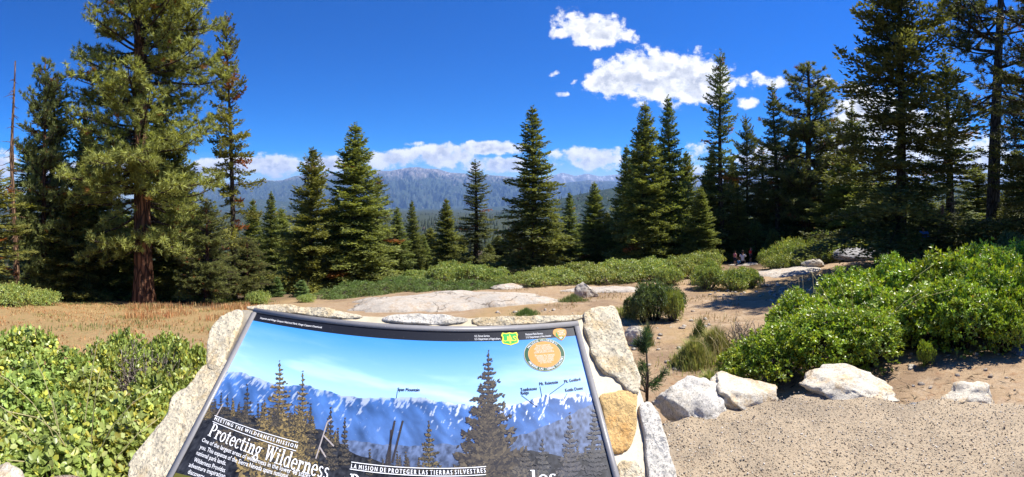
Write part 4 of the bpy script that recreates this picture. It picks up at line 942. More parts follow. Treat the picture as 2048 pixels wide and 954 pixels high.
# ------------------------------------------------------------------ low wall with exposed aggregate top
CAP = 0.45
def ro_f(px): return np.interp(px, [-200, 300, 600, 1200, 1330, 1450, 1600, 1750, 1830, 1900, 2048, 2300], [1.60, 1.62, 1.80, 1.92, 2.02, 2.20, 2.30, 2.30, 2.20, 2.24, 2.16, 2.1])
wall = empty('stone_wall', (0, 0, 0)); tag(wall, 'low curved stone wall capped with rough pebbly concrete beside the sign', 'wall')
pa = np.linspace(-260, 2300, 300); A = (pa - CX) / F; s = np.linspace(0, 1, 46); A2, S2 = np.meshgrid(A, s, indexing='ij'); PX2 = A2 * F + CX
ro = ro_f(PX2) + 0.035 * fbm(n3(PX2 * 0.02, PX2 * 0 + 1), 4, 2); ri = 1.05; R2 = ri + (ro - ri) * S2; x, y = R2 * np.sin(A2), R2 * np.cos(A2)
z = CAP + 0.010 * fbm(n3(x * 2.2, y * 2.2), 3, 4) + 0.006 * fbm(n3(x * 14, y * 14), 4, 6) - 0.03 * np.clip((S2 - 0.94) / 0.06, 0, 1) ** 2
crack = np.abs(fbm(n3(x * 1.3 + 4, y * 2.5), 3, 14)); z = z - 0.010 * np.clip(1 - crack / 0.03, 0, 1)
ii = np.arange(x.size).reshape(x.shape)
V = np.stack([x, y, z], -1).reshape(-1, 3); Qf = [np.stack([ii[:-1, :-1], ii[:-1, 1:], ii[1:, 1:], ii[1:, :-1]], -1).reshape(-1, 4)]
ob = np.stack([x[:, -1], y[:, -1], z[:, -1] * 0 - 1.0], -1); ibm = np.stack([x[:, 0], y[:, 0], z[:, 0] * 0 - 0.3], -1); k0 = len(V); n_ = len(ob)
V = np.concatenate([V, ob, ibm]); j = np.arange(n_ - 1)
Qf.append(np.stack([ii[:-1, -1], k0 + j, k0 + j + 1, ii[1:, -1]], -1)); Qf.append(np.stack([ii[1:, 0], k0 + n_ + j + 1, k0 + n_ + j, ii[:-1, 0]], -1))
obj('concrete_cap', make_mesh('concrete_cap', V, Qf, M['agg'], None, True), wall)
def wall_rock(px, r, hw, ytop, depth, mat, seed, tilt=(0, 0), hz=0.16, dz=0.0):
    a = azp(px); w = hw / F * r; top = EYE - (ytop - HY) / F * r
    o = obj('stone', rock_mesh(w, depth, hz, seed, M[mat], 0.20, 13, name='stone'), wall, (r * math.sin(a), r * math.cos(a), top - hz))
    o.rotation_euler = (tilt[0], tilt[1], -a); return o
wall_rock(1385, 2.18, 78, 768, 0.20, 'granite_w', 51, (0.25, 0.05), 0.12)
wall_rock(1478, 2.28, 86, 756, 0.20, 'granite', 52, (-0.05, 0.16), 0.10)
wall_rock(1680, 2.38, 120, 738, 0.20, 'granite', 58, (0.06, 0.2), 0.11)
wall_rock(1948, 2.27, 66, 770, 0.15, 'granite', 54, (0.05, 0.03), 0.09)
wall_rock(1850, 2.21, 40, 800, 0.08, 'boulder', 55, (0, 0), 0.08)
wall_rock(15, 1.62, 60, 930, 0.12, 'granite', 56, (0, 0), 0.12)
wall_rock(2110, 2.2, 50, 800, 0.15, 'granite', 57, (0, 0), 0.10)
# loose pebbles set in the cap
g = Geo(); rp = np.random.default_rng(12); IS = ico(1)
for k in range(3600):
    px = rp.uniform(1290, 2060); f = rp.uniform(0.3, 0.985); R_ = 1.05 + (float(ro_f(px)) - 1.05) * f; a = azp(px); s_ = rp.uniform(0.0015, 0.0042)
    c = [(0.07, 0.06, 0.055), (0.16, 0.13, 0.10), (0.46, 0.39, 0.29), (0.38, 0.28, 0.17), (0.55, 0.51, 0.44), (0.30, 0.22, 0.15), (0.48, 0.38, 0.25), (0.36, 0.30, 0.22)][rp.integers(8)]
    xx, yy = R_ * math.sin(a), R_ * math.cos(a); zz = CAP + 0.010 * float(fbm(np.array([[xx * 2.2, yy * 2.2, 0]]), 3, 4)[0]) if k < 0 else CAP
    g.add(IS[0] * (s_ * rp.uniform(0.8, 1.5), s_ * rp.uniform(0.8, 1.5), s_ * 0.9) + (xx, yy, 0), IS[1], None, c)
Vp = np.concatenate(g.V); cen_ = Vp.reshape(3600, -1, 3).mean(1); hz_ = CAP + 0.010 * fbm(n3(cen_[:, 0] * 2.2, cen_[:, 1] * 2.2), 3, 4) + 0.006 * fbm(n3(cen_[:, 0] * 14, cen_[:, 1] * 14), 4, 6)
off = 0
for q, h in zip(g.V, hz_): q[:, 2] += h + 0.0012
m_, nb_ = newmat('pebbles'); finish(m_, nb_, vcol(nb_), 0.6, 0.35); M['pebble'] = m_
tag(obj('pebbles', g.mesh('pebbles', M['pebble'], True), wall), kind='stuff')
# paving the viewer stands on
th = np.linspace(0, 2 * np.pi, 64, endpoint=False); V = np.concatenate([np.stack([1.25 * np.cos(th), 1.25 * np.sin(th), 0 * th], -1), np.stack([1.25 * np.cos(th), 1.25 * np.sin(th), 0 * th - 0.4], -1), [[0, 0, 0]]])
j = np.arange(64); jn = (j + 1) % 64
tag(obj('pavement', make_mesh('pavement', V, [np.stack([j, jn, 0 * j + 128], -1), np.stack([j, j + 64, jn + 64, jn], -1)], M['agg'])), kind='structure')

# ------------------------------------------------------------------ sign panel on its stone pedestal
a0 = azp(930.0); dv = np.array((math.sin(a0), math.cos(a0), 0.0)); ex = np.array((math.cos(a0), -math.sin(a0), 0.0)); TL = math.radians(37.2)
ey = -dv * math.cos(TL) - np.array((0, 0, 1.0)) * math.sin(TL); nn = np.cross(ey, ex); nn = nn if nn[2] > 0 else -nn
O = np.array((0, 0, EYE)) + dv * 1.244 - ex * 0.742 - np.array((0, 0, 0.42)); PW, PH = 1.112, 0.80
def pp(px, py):
    """photo pixel -> place on the panel plane (across, down the slope)"""
    a = azp(px); d = np.array((math.sin(a), math.cos(a), -(py - HY) / F)); t = ((O - (0, 0, EYE)) @ nn) / (d @ nn); P = np.array((0, 0, EYE)) + d * t - O
    return np.array((P @ ex, P @ ey))
def W3(uv, h=0.0):
    uv = np.asarray(uv, float).reshape(-1, 2); return O + uv[:, :1] * ex + uv[:, 1:] * ey + np.asarray(h, float).reshape(-1, 1) * nn
def smooth_closed(P, k=6):
    P = np.asarray(P, float); n = len(P); out = []
    for i in range(n):
        p0, p1, p2, p3 = P[i - 1], P[i], P[(i + 1) % n], P[(i + 2) % n]
        for t in np.linspace(0, 1, k, endpoint=False):
            out.append(0.5 * ((2 * p1) + (p2 - p0) * t + (2 * p0 - 5 * p1 + 4 * p2 - p3) * t * t + (3 * p1 - p0 - 3 * p2 + p3) * t ** 3))
    return np.array(out)
base_pt = O + ex * PW / 2 + ey * 0.4; base_pt = np.array((base_pt[0], base_pt[1], CAP))
ped = empty('stone_pedestal', base_pt); tag(ped, 'slanted cream mortar and rough stone pedestal carrying the information panel', 'pedestal')
outl = [(482,616),(560,612),(640,616),(720,628),(800,630),(930,632),(1050,630),(1150,630),(1175,622),(1225,618),(1250,680),(1280,770),(1300,830),(1335,930),(1362,1020)]
UV = [pp(*q) for q in outl]; uvb = [np.array((PW + 0.17, 0.86)), np.array((-0.17, 0.86))]
lft = [(258,950),(300,870),(345,800),(395,745),(418,730),(428,690),(440,650),(470,625)]
UV = np.array(UV + uvb + [pp(*q) for q in lft])
H_TOP = -0.012
top = W3(UV, H_TOP); bot = top.copy(); bot[:, 2] = np.minimum(top[:, 2] - 0.10, CAP - 0.05); bot[:, :2] = bot[:, :2] + 0 * 1.0; n_ = len(top); cen_ = W3([[PW / 2, 0.4]], H_TOP)
V = np.concatenate([top, bot, cen_]) - base_pt; j = np.arange(n_); jn = (j + 1) % n_
obj('mortar_body', make_mesh('mortar_body', V, [np.stack([j, 0 * j + 2 * n_, jn], -1), np.stack([j, jn, jn + n_, j + n_], -1)], M['mortar']), ped)
def stone(pxs, mat, seed, h=0.018):
    uv = smooth_closed([pp(*q) for q in pxs], 11); r = np.random.default_rng(seed); c = uv.mean(0); n_ = len(uv)
    d = uv - c; uv = c + d * (1.06 + 0.05 * fbm(n3(uv[:, 0] * 45, uv[:, 1] * 45), 4, seed))[:, None]
    rings = []; lv = [(1.0, -0.05), (1.0, 0.25), (0.985, 0.62), (0.96, 0.80), (0.92, 0.90), (0.86, 0.95)] + [(q_, 1.0) for q_ in np.linspace(0.80, 0.04, 14)]
    for s_, hh in lv:
        q = c + (uv - c) * s_; nzv = fbm(n3(q[:, 0] * 22, q[:, 1] * 22), 5, seed + 1, 0.62)
        rings.append(W3(q, H_TOP + 0.5 * h * hh + 0.0045 * nzv * min(1, max(hh, 0) + 0.2)))
    V = np.concatenate(rings) - base_pt; m = len(lv); Qf = []
    j = np.arange(n_); jn = (j + 1) % n_
    for i in range(m - 1): Qf.append(np.stack([i * n_ + j, i * n_ + jn, (i + 1) * n_ + jn, (i + 1) * n_ + j], -1))
    V = np.concatenate([V, V[(m - 1) * n_:].mean(0)[None]]); T = np.stack([(m - 1) * n_ + j, (m - 1) * n_ + jn, 0 * j + m * n_], -1)
    obj('stone', make_mesh('stone', V, [T] + Qf, M[mat], None, True), ped)
stone([(478,622),(455,625),(436,638),(420,662),(413,698),(417,728),(436,730),(452,704),(468,672),(480,645)], 'granite_y', 1, 0.022)
stone([(446,726),(420,728),(396,742),(378,768),(345,792),(333,828),(300,868),(268,908),(256,940),(262,985),(305,990),(355,925),(392,862),(424,800),(442,762)], 'granite_y', 2, 0.016)
stone([(500,611),(560,606),(600,610),(660,616),(715,628),(690,633),(640,630),(580,622),(520,619)], 'granite_y', 3, 0.014)
stone([(765,635),(800,626),(870,626),(926,632),(928,641),(880,645),(800,642)], 'granite_w', 4, 0.014)
stone([(952,634),(1000,631),(1060,629),(1146,628),(1148,636),(1080,643),(1000,648),(955,646)], 'granite_y', 5, 0.013)
stone([(1171,634),(1184,620),(1222,614),(1238,634),(1252,680),(1268,720),(1279,748),(1276,774),(1258,776),(1232,752),(1200,730),(1182,690)], 'granite_y', 6, 0.026)
stone([(1203,792),(1232,783),(1268,782),(1273,818),(1270,862),(1256,893),(1234,900),(1219,893),(1214,850)], 'granite_o', 7, 0.024)
stone([(1280,816),(1298,804),(1316,822),(1328,862),(1340,905),(1356,962),(1340,1010),(1304,990),(1296,930),(1290,868)], 'granite_w', 8, 0.028)
stone([(1240,928),(1262,921),(1282,930),(1292,960),(1290,1000),(1255,1000),(1243,965)], 'granite_y', 9, 0.02)

panel = empty('information_panel', base_pt); tag(panel, 'grey framed wilderness information panel with printed mountain view, set on the stone pedestal', 'sign')
def box_uv(u0, u1, w0, w1, h0, h1, name, mat, bev=0.0):
    c = np.concatenate([W3([[u0, w0], [u1, w0], [u1, w1], [u0, w1]], h0), W3([[u0 + bev, w0 + bev], [u1 - bev, w0 + bev], [u1 - bev, w1 - bev], [u0 + bev, w1 - bev]], h1)]) - base_pt
    Qf = np.array([[3, 2, 1, 0], [4, 5, 6, 7], [0, 1, 5, 4], [1, 2, 6, 5], [2, 3, 7, 6], [3, 0, 4, 7]])[:, ::-1]
    me = make_mesh(name, c, [Qf], mat); return obj(name, me, panel)
def metal():
    m, nb = newmat('weathered_grey_frame'); o = ocoord(nb); n = nb.noise(o, 60, 5, 0.7)
    c = nb.mix(n, (0.17, 0.165, 0.165, 1), (0.25, 0.24, 0.235, 1)); c = nb.mix(nb.sm(nb.noise(o, 300, 2), 0.70, 0.74), c, (0.6, 0.6, 0.6, 1))
    return finish(m, nb, c, 0.42, 0.5, n, 0.1, 0.001)
M['frame'] = metal()
m_, nb_ = newmat('printed_laminate'); o_ = ocoord(nb_)
c_ = nb_.mix(nb_.m('MULTIPLY', nb_.sm(nb_.noise(o_, 420, 2, 0.6), 0.70, 0.76), 0.35), vcol(nb_), (0.7, 0.7, 0.7, 1))
M['print'] = finish(m_, nb_, c_, 0.38, 0.4)
fw = 0.018
FACE = box_uv(0.004, PW - 0.004, 0.004, PH - 0.004, -0.010, 0.0, 'printed_face', M['frame'])
box_uv(0, PW, 0, fw, -0.0095, 0.0060, 'frame_rail', M['frame'], 0.0012); box_uv(0, PW, PH - fw, PH, -0.0095, 0.0060, 'frame_rail', M['frame'], 0.0012)
box_uv(0, fw, fw + 0.0004, PH - fw - 0.0004, -0.0095, 0.0058, 'frame_rail', M['frame'], 0.0012); box_uv(PW - fw, PW, fw + 0.0004, PH - fw - 0.0004, -0.0095, 0.0058, 'frame_rail', M['frame'], 0.0012)
U0, U1, W0, W1 = fw - 0.002, PW - fw + 0.002, fw - 0.002, PH - fw + 0.002
wh = pp(860, 682)[1]
DZ = 0.00025
def clipuv(q): return np.stack([np.clip(q[..., 0], U0, U1), np.clip(q[..., 1], W0, W1)], -1)
def put(name, uv, faces, cols, layer, jitter=None, label=None):
    uv = clipuv(np.asarray(uv, float)); h = layer * DZ + (0 if jitter is None else jitter)
    V = W3(uv, np.zeros(len(uv)) + h) - base_pt
    o = obj(name, make_mesh(name, V, faces, M['print'], cols), FACE)
    if label: o['label'] = label
    return o
def grid_uv(u0, u1, w0, w1, nu, nw, colf, name, layer):
    u, w = np.meshgrid(np.linspace(u0, u1, nu), np.linspace(w0, w1, nw), indexing='ij'); ii = np.arange(nu * nw).reshape(nu, nw)
    put(name, np.stack([u, w], -1).reshape(-1, 2), [np.stack([ii[:-1, :-1], ii[1:, :-1], ii[1:, 1:], ii[:-1, 1:]], -1).reshape(-1, 4)[:, ::-1]], colf(u, w).reshape(-1, 3), layer)
lerp = lambda a, c, t: np.asarray(a) * (1 - t) + np.asarray(c) * t
rq = np.random.default_rng(17)
grid_uv(U0, U1, W0, wh, 60, 4, lambda u, w: np.array((0.010, 0.011, 0.015)) * np.ones(u.shape + (1,)), 'header_print', 1)
wr = pp(860, 800)[1]
def skyc(u, w):
    t = np.clip((w - wh) / (wr - wh), 0, 1)[..., None]; c = lerp((0.045, 0.24, 0.60), (0.32, 0.54, 0.76), t ** 1.3)
    st = np.clip(fbm(n3(u * 5 + w * 9, w * 34 - u * 5), 4, 3), 0, 1)[..., None] * t; return c + st * 0.16
grid_uv(U0, U1, wh, wr + 0.16, 150, 90, skyc, 'sky_print', 1)
def strip(name, top, bot, colf, layer, nu=220, nw=26):
    tx = np.array([pp(*q) for q in top]); bx_ = np.array([pp(*q) for q in bot]); u = np.linspace(max(U0, tx[0, 0]), min(U1, tx[-1, 0]), nu)
    rgh = fbm(n3(u * 60, u * 0 + layer), 5, layer) * 0.0026
    wt_, wb = np.interp(u, tx[:, 0], tx[:, 1]) + rgh, np.interp(u, bx_[:, 0], bx_[:, 1]); s = np.linspace(0, 1, nw)
    U = u[:, None] + 0 * s; Wg = wt_[:, None] * (1 - s) + wb[:, None] * s; ii = np.arange(nu * nw).reshape(nu, nw)
    put(name, np.stack([U, Wg], -1).reshape(-1, 2), [np.stack([ii[:-1, :-1], ii[1:, :-1], ii[1:, 1:], ii[:-1, 1:]], -1).reshape(-1, 4)[:, ::-1]], np.clip(colf(U, Wg, s[None] + 0 * U), 0, 1).reshape(-1, 3), layer)
def mtc(u, w, s):
    sn = np.clip((0.040 - s + 0.06 * fbm(n3(u * 110, w * 60), 4, 5)) * 16, 0, 1)[..., None] + np.clip((fbm(n3(u * 160 + w * 60, w * 60), 4, 8) - 0.20 - s * 1.9) * 4, 0, 1)[..., None]
    c = lerp((0.045, 0.125, 0.34), (0.07, 0.125, 0.26), s[..., None]) * (1 + 0.38 * fbm(n3(u * 40 - w * 30, w * 30), 4, 6))[..., None]
    sn = np.clip(sn, 0, 1) * (0.40 + 0.6 * np.clip((u - 0.62) / 0.25, 0, 1))[..., None]; return lerp(c, (0.72, 0.78, 0.88), sn)
ridge_t = [(440,742),(480,744),(505,752),(560,772),(612,771),(640,779),(680,790),(720,796),(770,796),(800,795),(850,797),(900,806),(950,812),(1000,818),(1040,806),(1090,790),(1130,792),(1170,784),(1190,788)]
strip('mountain_print', ridge_t, [(330,960),(600,960),(830,960),(1100,960),(1250,960)], mtc, 2, 420, 70)
hill = lambda u, w, s: lerp((0.085, 0.12, 0.21), (0.045, 0.06, 0.10), s[..., None]) * (1 + 0.6 * fbm(n3(u * 160, w * 110), 4, 9))[..., None]
strip('hill_print', [(980,900),(1040,870),(1100,850),(1150,825),(1192,805)], [(980,960),(1250,960)], hill, 3, 160, 40)
strip('hill_print', [(600,880),(700,880),(800,892),(900,888),(1000,893),(1100,890),(1250,880)], [(500,970),(830,970),(1260,970)], hill, 4, 200, 40)
dk = lambda u, w, s: np.array((0.020, 0.021, 0.024)) * (1 + 0.9 * fbm(n3(u * 170, w * 120), 4, 12))[..., None]
strip('forest_print', [(330,900),(400,830),(450,815),(520,840),(600,842),(660,868),(700,905),(800,935),(900,935),(1000,905),(1060,900),(1130,915),(1240,890)], [(240,1100),(830,1100),(1320,1100)], dk, 5, 260, 60)
def pline(name, a, c_, wid, col, layer):
    a, c_ = pp(*a), pp(*c_); d = c_ - a; p = np.array((-d[1], d[0])) / np.linalg.norm(d) * wid / 2
    put(name, np.array([a - p, c_ - p, c_ + p, a + p]), [np.array([[0, 1, 2, 3]])], np.array(col) * np.ones((4, 1)), layer)
def ptree(px, ytop, ybase, hw, layer, c1, c2, seed, n=420, shape=0.9, gap=0.0):
    n = int(n * 4.5); r = np.random.default_rng(seed); t = r.random(n) ** 0.6; s = r.choice((-1, 1), n)
    nl = max(7, int((ybase - ytop) / 9)); lvl = (np.round(t * nl) + r.normal(0, 0.10, n)) / nl; t = np.clip(0.8 * lvl + 0.2 * t, 0.0, 1)
    asym = 1 + 0.38 * np.sin(lvl * nl * 2.4 + s * 1.3 + seed)
    ym = ytop + (ybase - ytop) * t; wd = hw * t ** shape * asym * r.uniform(0.45, 1.0, n) + 1.2; f0 = r.random(n) ** 1.3; x0 = px + s * wd * f0 * 0.85 - s * 2.5
    ym = ym - 0.10 * wd * f0
    a = np.array([pp(q, v) for q, v in zip(x0, ym)]); e = np.array([pp(q, v) for q, v in zip(x0 + s * (0.12 * wd + 2.2) * r.uniform(0.5, 1.3, n), ym + r.normal(-0.06, 0.10, n) * wd + r.normal(0, 1.0, n))])
    ax = e - a; L = np.linalg.norm(ax, axis=1, keepdims=True); pe = np.stack([-ax[:, 1], ax[:, 0]], -1) / np.maximum(L, 1e-6) * np.clip(L * 0.24, 0.0012, 0.0045)
    V = np.stack([a, a + ax * .45 + pe, e, a + ax * .45 - pe], 1).reshape(-1, 2); k = np.arange(n)[:, None] * 4
    c = lerp(np.array(c1), np.array(c2), (r.random(n) ** 1.6)[:, None])
    pline('trunk_print', (px, ytop + 4), (px, min(ybase, 985)), 0.0022, c1, layer)
    put('tree_print', V, [k + np.array([[0, 1, 2, 3]])], np.repeat(c, 4, 0), layer, np.repeat(r.uniform(0, DZ * 0.9, n), 4))
rt = np.random.default_rng(31); DKc, GO, BR = (0.018, 0.02, 0.022), (0.30, 0.215, 0.08), (0.12, 0.095, 0.06)
for q in [(560,722,960,62,6,DKc,GO,1,900),(606,742,930,34,7,DKc,GO,2,420),(495,770,900,30,6,DKc,BR,3,300),(622,808,930,18,8,DKc,BR,4,240),(662,816,940,22,8,DKc,BR,5,260),(690,836,930,16,8,DKc,BR,6,200),(455,790,900,28,7,DKc,BR,7,260),
          (977,702,970,72,8,(0.022,0.021,0.024),BR,8,1500),(858,842,940,24,7,DKc,(0.2,0.15,0.06),9,260),(1140,826,960,30,7,(0.04,0.042,0.055),(0.10,0.09,0.08),10,420),(1190,786,950,26,8,(0.03,0.032,0.04),(0.07,0.065,0.06),11,420),(1085,880,965,26,8,(0.04,0.042,0.05),(0.11,0.10,0.08),12,300),(740,900,950,10,8,DKc,BR,13,110),(812,905,950,10,8,DKc,BR,14,100),(530,800,980,60,8,DKc,GO,15,700),(590,820,980,60,8,DKc,GO,16,500),(1050,900,980,50,9,(0.03,0.03,0.035),(0.13,0.11,0.08),17,500)]: ptree(*q)
for k in range(34):
    qx = rt.uniform(400, 700); qy = np.interp(qx, [400, 450, 520, 600, 660, 700], [828, 812, 838, 840, 866, 902]); ptree(qx, qy - rt.uniform(12, 34), qy + 14, rt.uniform(5, 11), 6 + 0.05 * k, DKc, (GO, BR)[k % 2], 60 + k, 60)
for k in range(26):
    qx = rt.uniform(760, 1230); qy = np.interp(qx, [760, 900, 1000, 1130, 1240], [928, 934, 905, 915, 890]); ptree(qx, qy - rt.uniform(8, 26), qy + 12, rt.uniform(4, 9), 6 + 0.05 * k, (0.03, 0.032, 0.035), BR, 100 + k, 40)
for a, c_ in (((772, 930), (790, 842)), ((785, 925), (806, 842)), ((783, 860), (779, 935))): pline('dead_trunk_print', a, c_, 0.005, (0.035, 0.03, 0.03), 9)
for a, c_ in (((632, 918), (655, 845)), ((655, 845), (664, 838)), ((640, 895), (652, 915)), ((648, 872), (668, 893)), ((430, 838), (447, 808))): pline('dead_trunk_print', a, c_, 0.0035, (0.34, 0.30, 0.28), 9)
put('corner_print', np.array([pp(352, 946), pp(384, 954), pp(372, 990), pp(330, 985)]), [np.array([[0, 1, 2, 3]])], np.array((0.10, 0.095, 0.015)) * np.ones((4, 1)), 9)

# lettering
FONT_CACHE = {}
def text_mesh(txt):
    if txt in FONT_CACHE: return FONT_CACHE[txt]
    cu = bpy.data.curves.new('t', 'FONT'); cu.body = txt; cu.resolution_u = 2; to = bpy.data.objects.new('t', cu); COL.objects.link(to)
    dg = bpy.context.evaluated_depsgraph_get(); me = bpy.data.meshes.new_from_object(to.evaluated_get(dg))
    V = np.array([v.co[:2] for v in me.vertices]); Fc = [list(p.vertices) for p in me.polygons]
    bpy.data.objects.remove(to); bpy.data.curves.remove(cu); bpy.data.meshes.remove(me)
    FONT_CACHE[txt] = (V, Fc); return FONT_CACHE[txt]
def put_faces(name, uv, Fc, col, layer, label=None):
    by = {}
    for f in Fc: by.setdefault(len(f), []).append(f)
    return put(name, uv, [np.array(v) for v in by.values()], np.array(col) * np.ones((len(uv), 1)), layer, None, label)
def write(txt, a, c_, col, layer, h=None, name='lettering', V=None, Fc=None, bold=0.0):
    """baseline from photo point a to photo point c_"""
    A_, C_ = pp(*a), pp(*c_); d = C_ - A_; Ln = np.linalg.norm(d); d = d / Ln; up = np.array((d[1], -d[0]))
    if V is None: V, Fc = text_mesh(txt)
    w = V[:, 0].max() - V[:, 0].min(); s = Ln / w; sh = s if h is None else h / 0.72
    x = (V[:, 0] - V[:, 0].min()) * s
    put_faces(name, A_ + x[:, None] * d + (V[:, 1] * sh)[:, None] * up, Fc, col, layer, 'printed words: ' + txt[:60])
    if bold: put_faces(name, A_ + (x + bold)[:, None] * d + (V[:, 1] * sh)[:, None] * up, Fc, col, layer + 0.5)
WHT = (0.82, 0.82, 0.82); NAVY = (0.012, 0.02, 0.07)
def header(t, pa_, pb_, f): 
    ua, ub = pp(pa_, 668)[0], pp(pb_, 668)[0]; V, Fc = text_mesh(t); s_ = (ub - ua) / (V[:, 0].max() - V[:, 0].min()); put_faces('lettering', np.stack([ua + (V[:, 0] - V[:, 0].min()) * s_, fw + (wh - fw) * f - V[:, 1] * 0.0105], -1), Fc, WHT, 3, 'printed words: ' + t[:60])
header('Sequoia and Kings Canyon National Park; Kings Canyon Overlook', 505, 640, 0.62)
header('U.S. Forest Service', 949, 979, 0.55); header('U.S. Department of Agriculture', 949, 1000, 0.86)
header('National Park Service', 1051, 1086, 0.55); header('U.S. Department of the Interior', 1051, 1102, 0.86)
write('Span Mountain', (795, 782), (839, 783), NAVY, 6, 0.0095, bold=0.0007); pline('leader_line', (795, 783), (793, 797), 0.0014, NAVY, 6)
write('Tombstone', (1041, 783), (1074, 780), NAVY, 6, 0.0095, bold=0.0007); write('Ridge', (1042, 790), (1058, 788), NAVY, 6, 0.0095, bold=0.0007); pline('leader_line', (1043, 791), (1074, 814), 0.0014, NAVY, 6)
write('Mt. Reinstein', (1079, 771), (1116, 767), NAVY, 6, 0.0095, bold=0.0007); pline('leader_line', (1080, 773), (1084, 795), 0.0014, NAVY, 6)
write('Mt. Goddard', (1129, 766), (1161, 761), NAVY, 6, 0.0095, bold=0.0007); pline('leader_line', (1129, 767), (1099, 789), 0.0014, NAVY, 6)
write('Kettle Dome', (1131, 784), (1166, 779), NAVY, 6, 0.0095, bold=0.0007); pline('leader_line', (1134, 787), (1126, 803), 0.0014, NAVY, 6)
write('M E E T I N G  T H E  W I L D E R N E S S  M I S S I O N', (429, 841), (594, 898), WHT, 14, 0.0095, bold=0.0007)
pline('rule_line', (430, 832), (597, 886), 0.0016, WHT, 14); pline('rule_line', (426, 844), (593, 903), 0.0016, WHT, 14)
write('L A  M I S I O N  D E  P R O T E G E R  T I E R R A S  S I L V E S T R E S', (700, 940), (836, 948), WHT, 14, 0.013, bold=0.0009) if False else None
write('L A  M I S I O N  D E  P R O T E G E R  L A S  T I E R R A S  S I L V E S T R E S', (702, 937), (971, 946), WHT, 14, 0.0095, bold=0.0007)
pline('rule_line', (703, 925), (836, 937), 0.0016, WHT, 14); pline('rule_line', (836, 937), (972, 934), 0.0016, WHT, 14); pline('rule_line', (700, 939), (840, 952), 0.0016, WHT, 14); pline('rule_line', (840, 952), (972, 950), 0.0016, WHT, 14)
body = ['One of the largest areas of wilderness in the lower 48 states', 'you. This expanse of the Sierra Nevada spans national', 'national park lands.', 'Wilderness Provides', 'adventure inspiration', 'discovery']
for (a, c_), t in zip([((404, 884), (620, 958)), ((400, 898), (575, 958)), ((393, 910), (452, 932)), ((388, 924), (450, 946)), ((378, 934), (450, 958)), ((376, 948), (408, 959))], body): write(t, a, c_, WHT, 14, 0.0115)

# bold serif title
def rect(x0, y0, x1, y1): return [(x0, y0), (x1, y0), (x1, y1), (x0, y1)]
def arc(cx, cy_, rx, ry, tx, ty, d0, d1, n=18):
    t = np.radians(np.linspace(d0, d1, n)); out = []
    for i in range(n - 1):
        q = []
        for ang, inn in ((t[i], 0), (t[i + 1], 0), (t[i + 1], 1), (t[i], 1)): q.append((cx + math.cos(ang) * (rx - tx * inn), cy_ + math.sin(ang) * (ry - ty * inn)))
        out.append(q)
    return out
def para(x0, y0, x1, y1, w): return [(x0, y0), (x0 + w, y0), (x1 + w, y1), (x1, y1)]
S_ = 0.13
GLY = {
 'P': (0.62, [rect(.08, 0, .08 + S_ + .02, .72), rect(0, 0, .32, .05), rect(0, .67, .3, .72)] + arc(.27, .52, .31, .20, .13, .05, -90, 90)),
 'r': (0.44, [rect(.07, 0, .07 + S_, .48), rect(0, 0, .29, .045), rect(0, .435, .1, .48), rect(.33, .33, .42, .45)] + arc(.33, .30, .15, .18, .05, .07, 80, 170, 8)),
 'o': (0.52, arc(.26, .24, .25, .255, .115, .05, 0, 360, 30)),
 't': (0.36, [rect(.09, .10, .09 + S_, .62), rect(0, .425, .34, .48)] + arc(.24, .13, .15, .14, .12, .05, 180, 310, 10)),
 'e': (0.48, arc(.25, .24, .24, .255, .11, .05, 10, 320, 28) + [rect(.1, .235, .47, .285)]),
 'c': (0.45, arc(.25, .24, .24, .255, .11, .05, 45, 320, 24) + [rect(.34, .33, .43, .44)]),
 'i': (0.30, [rect(.08, 0, .08 + S_, .48), rect(0, 0, .29, .045), rect(0, .435, .1, .48)] + arc(.145, .62, .075, .075, .075, .075, 0, 360, 14)),
 'l': (0.30, [rect(.08, 0, .08 + S_, .74), rect(0, 0, .29, .045), rect(0, .695, .1, .74)]),
 'n': (0.58, [rect(.07, 0, .07 + S_, .48), rect(0, 0, .27, .045), rect(0, .435, .1, .48), rect(.38, 0, .38 + S_, .30), rect(.31, 0, .58, .045)] + arc(.345, .30, .165, .19, .13, .06, 0, 150, 10)),
 'g': (0.50, arc(.22, .31, .20, .18, .10, .045, 0, 360, 24) + arc(.23, -.07, .23, .13, .10, .045, 0, 360, 24) + [rect(.36, .42, .5, .48), rect(.1, .06, .36, .11)]),
 'd': (0.56, arc(.24, .24, .23, .255, .11, .05, 0, 360, 28) + [rect(.36, 0, .36 + S_, .74), rect(.30, .695, .4, .74), rect(.4, 0, .56, .045)]),
 's': (0.40, arc(.20, .36, .17, .125, .10, .05, 20, 270, 16) + arc(.20, .125, .18, .135, .10, .055, -160, 90, 16)),
 'W': (0.92, [para(.20, 0, .05, .72, .13), para(.25, 0, .44, .72, .06), para(.58, 0, .40, .72, .13), para(.63, 0, .80, .72, .06), rect(0, .67, .26, .72), rect(.36, .67, .58, .72), rect(.72, .67, .94, .72)]),
 ' ': (0.28, [])}
def serif(txt):
    V, Fc, x = [], [], 0.0
    for ch in txt:
        adv, polys = GLY[ch]
        for q in polys:
            k = len(V); V += [(x + p[0], p[1]) for p in q]; Fc.append([k, k + 1, k + 2, k + 3])
        x += adv + 0.055
    return np.array(V), Fc
V_, F_ = serif('Protecting Wilderness'); write('Protecting Wilderness', (416, 872), (655, 960), WHT, 15, 0.036, 'title_lettering', V_, F_)
V_, F_ = serif('Protegiendo'); 
V_, F_ = serif('P'); write('P', (697, 984), (716, 986), WHT, 15, 0.036, 'title_lettering', V_, F_)
V_, F_ = serif('les'); write('les', (1062, 972), (1114, 968), WHT, 15, 0.030, 'title_lettering', V_, F_)

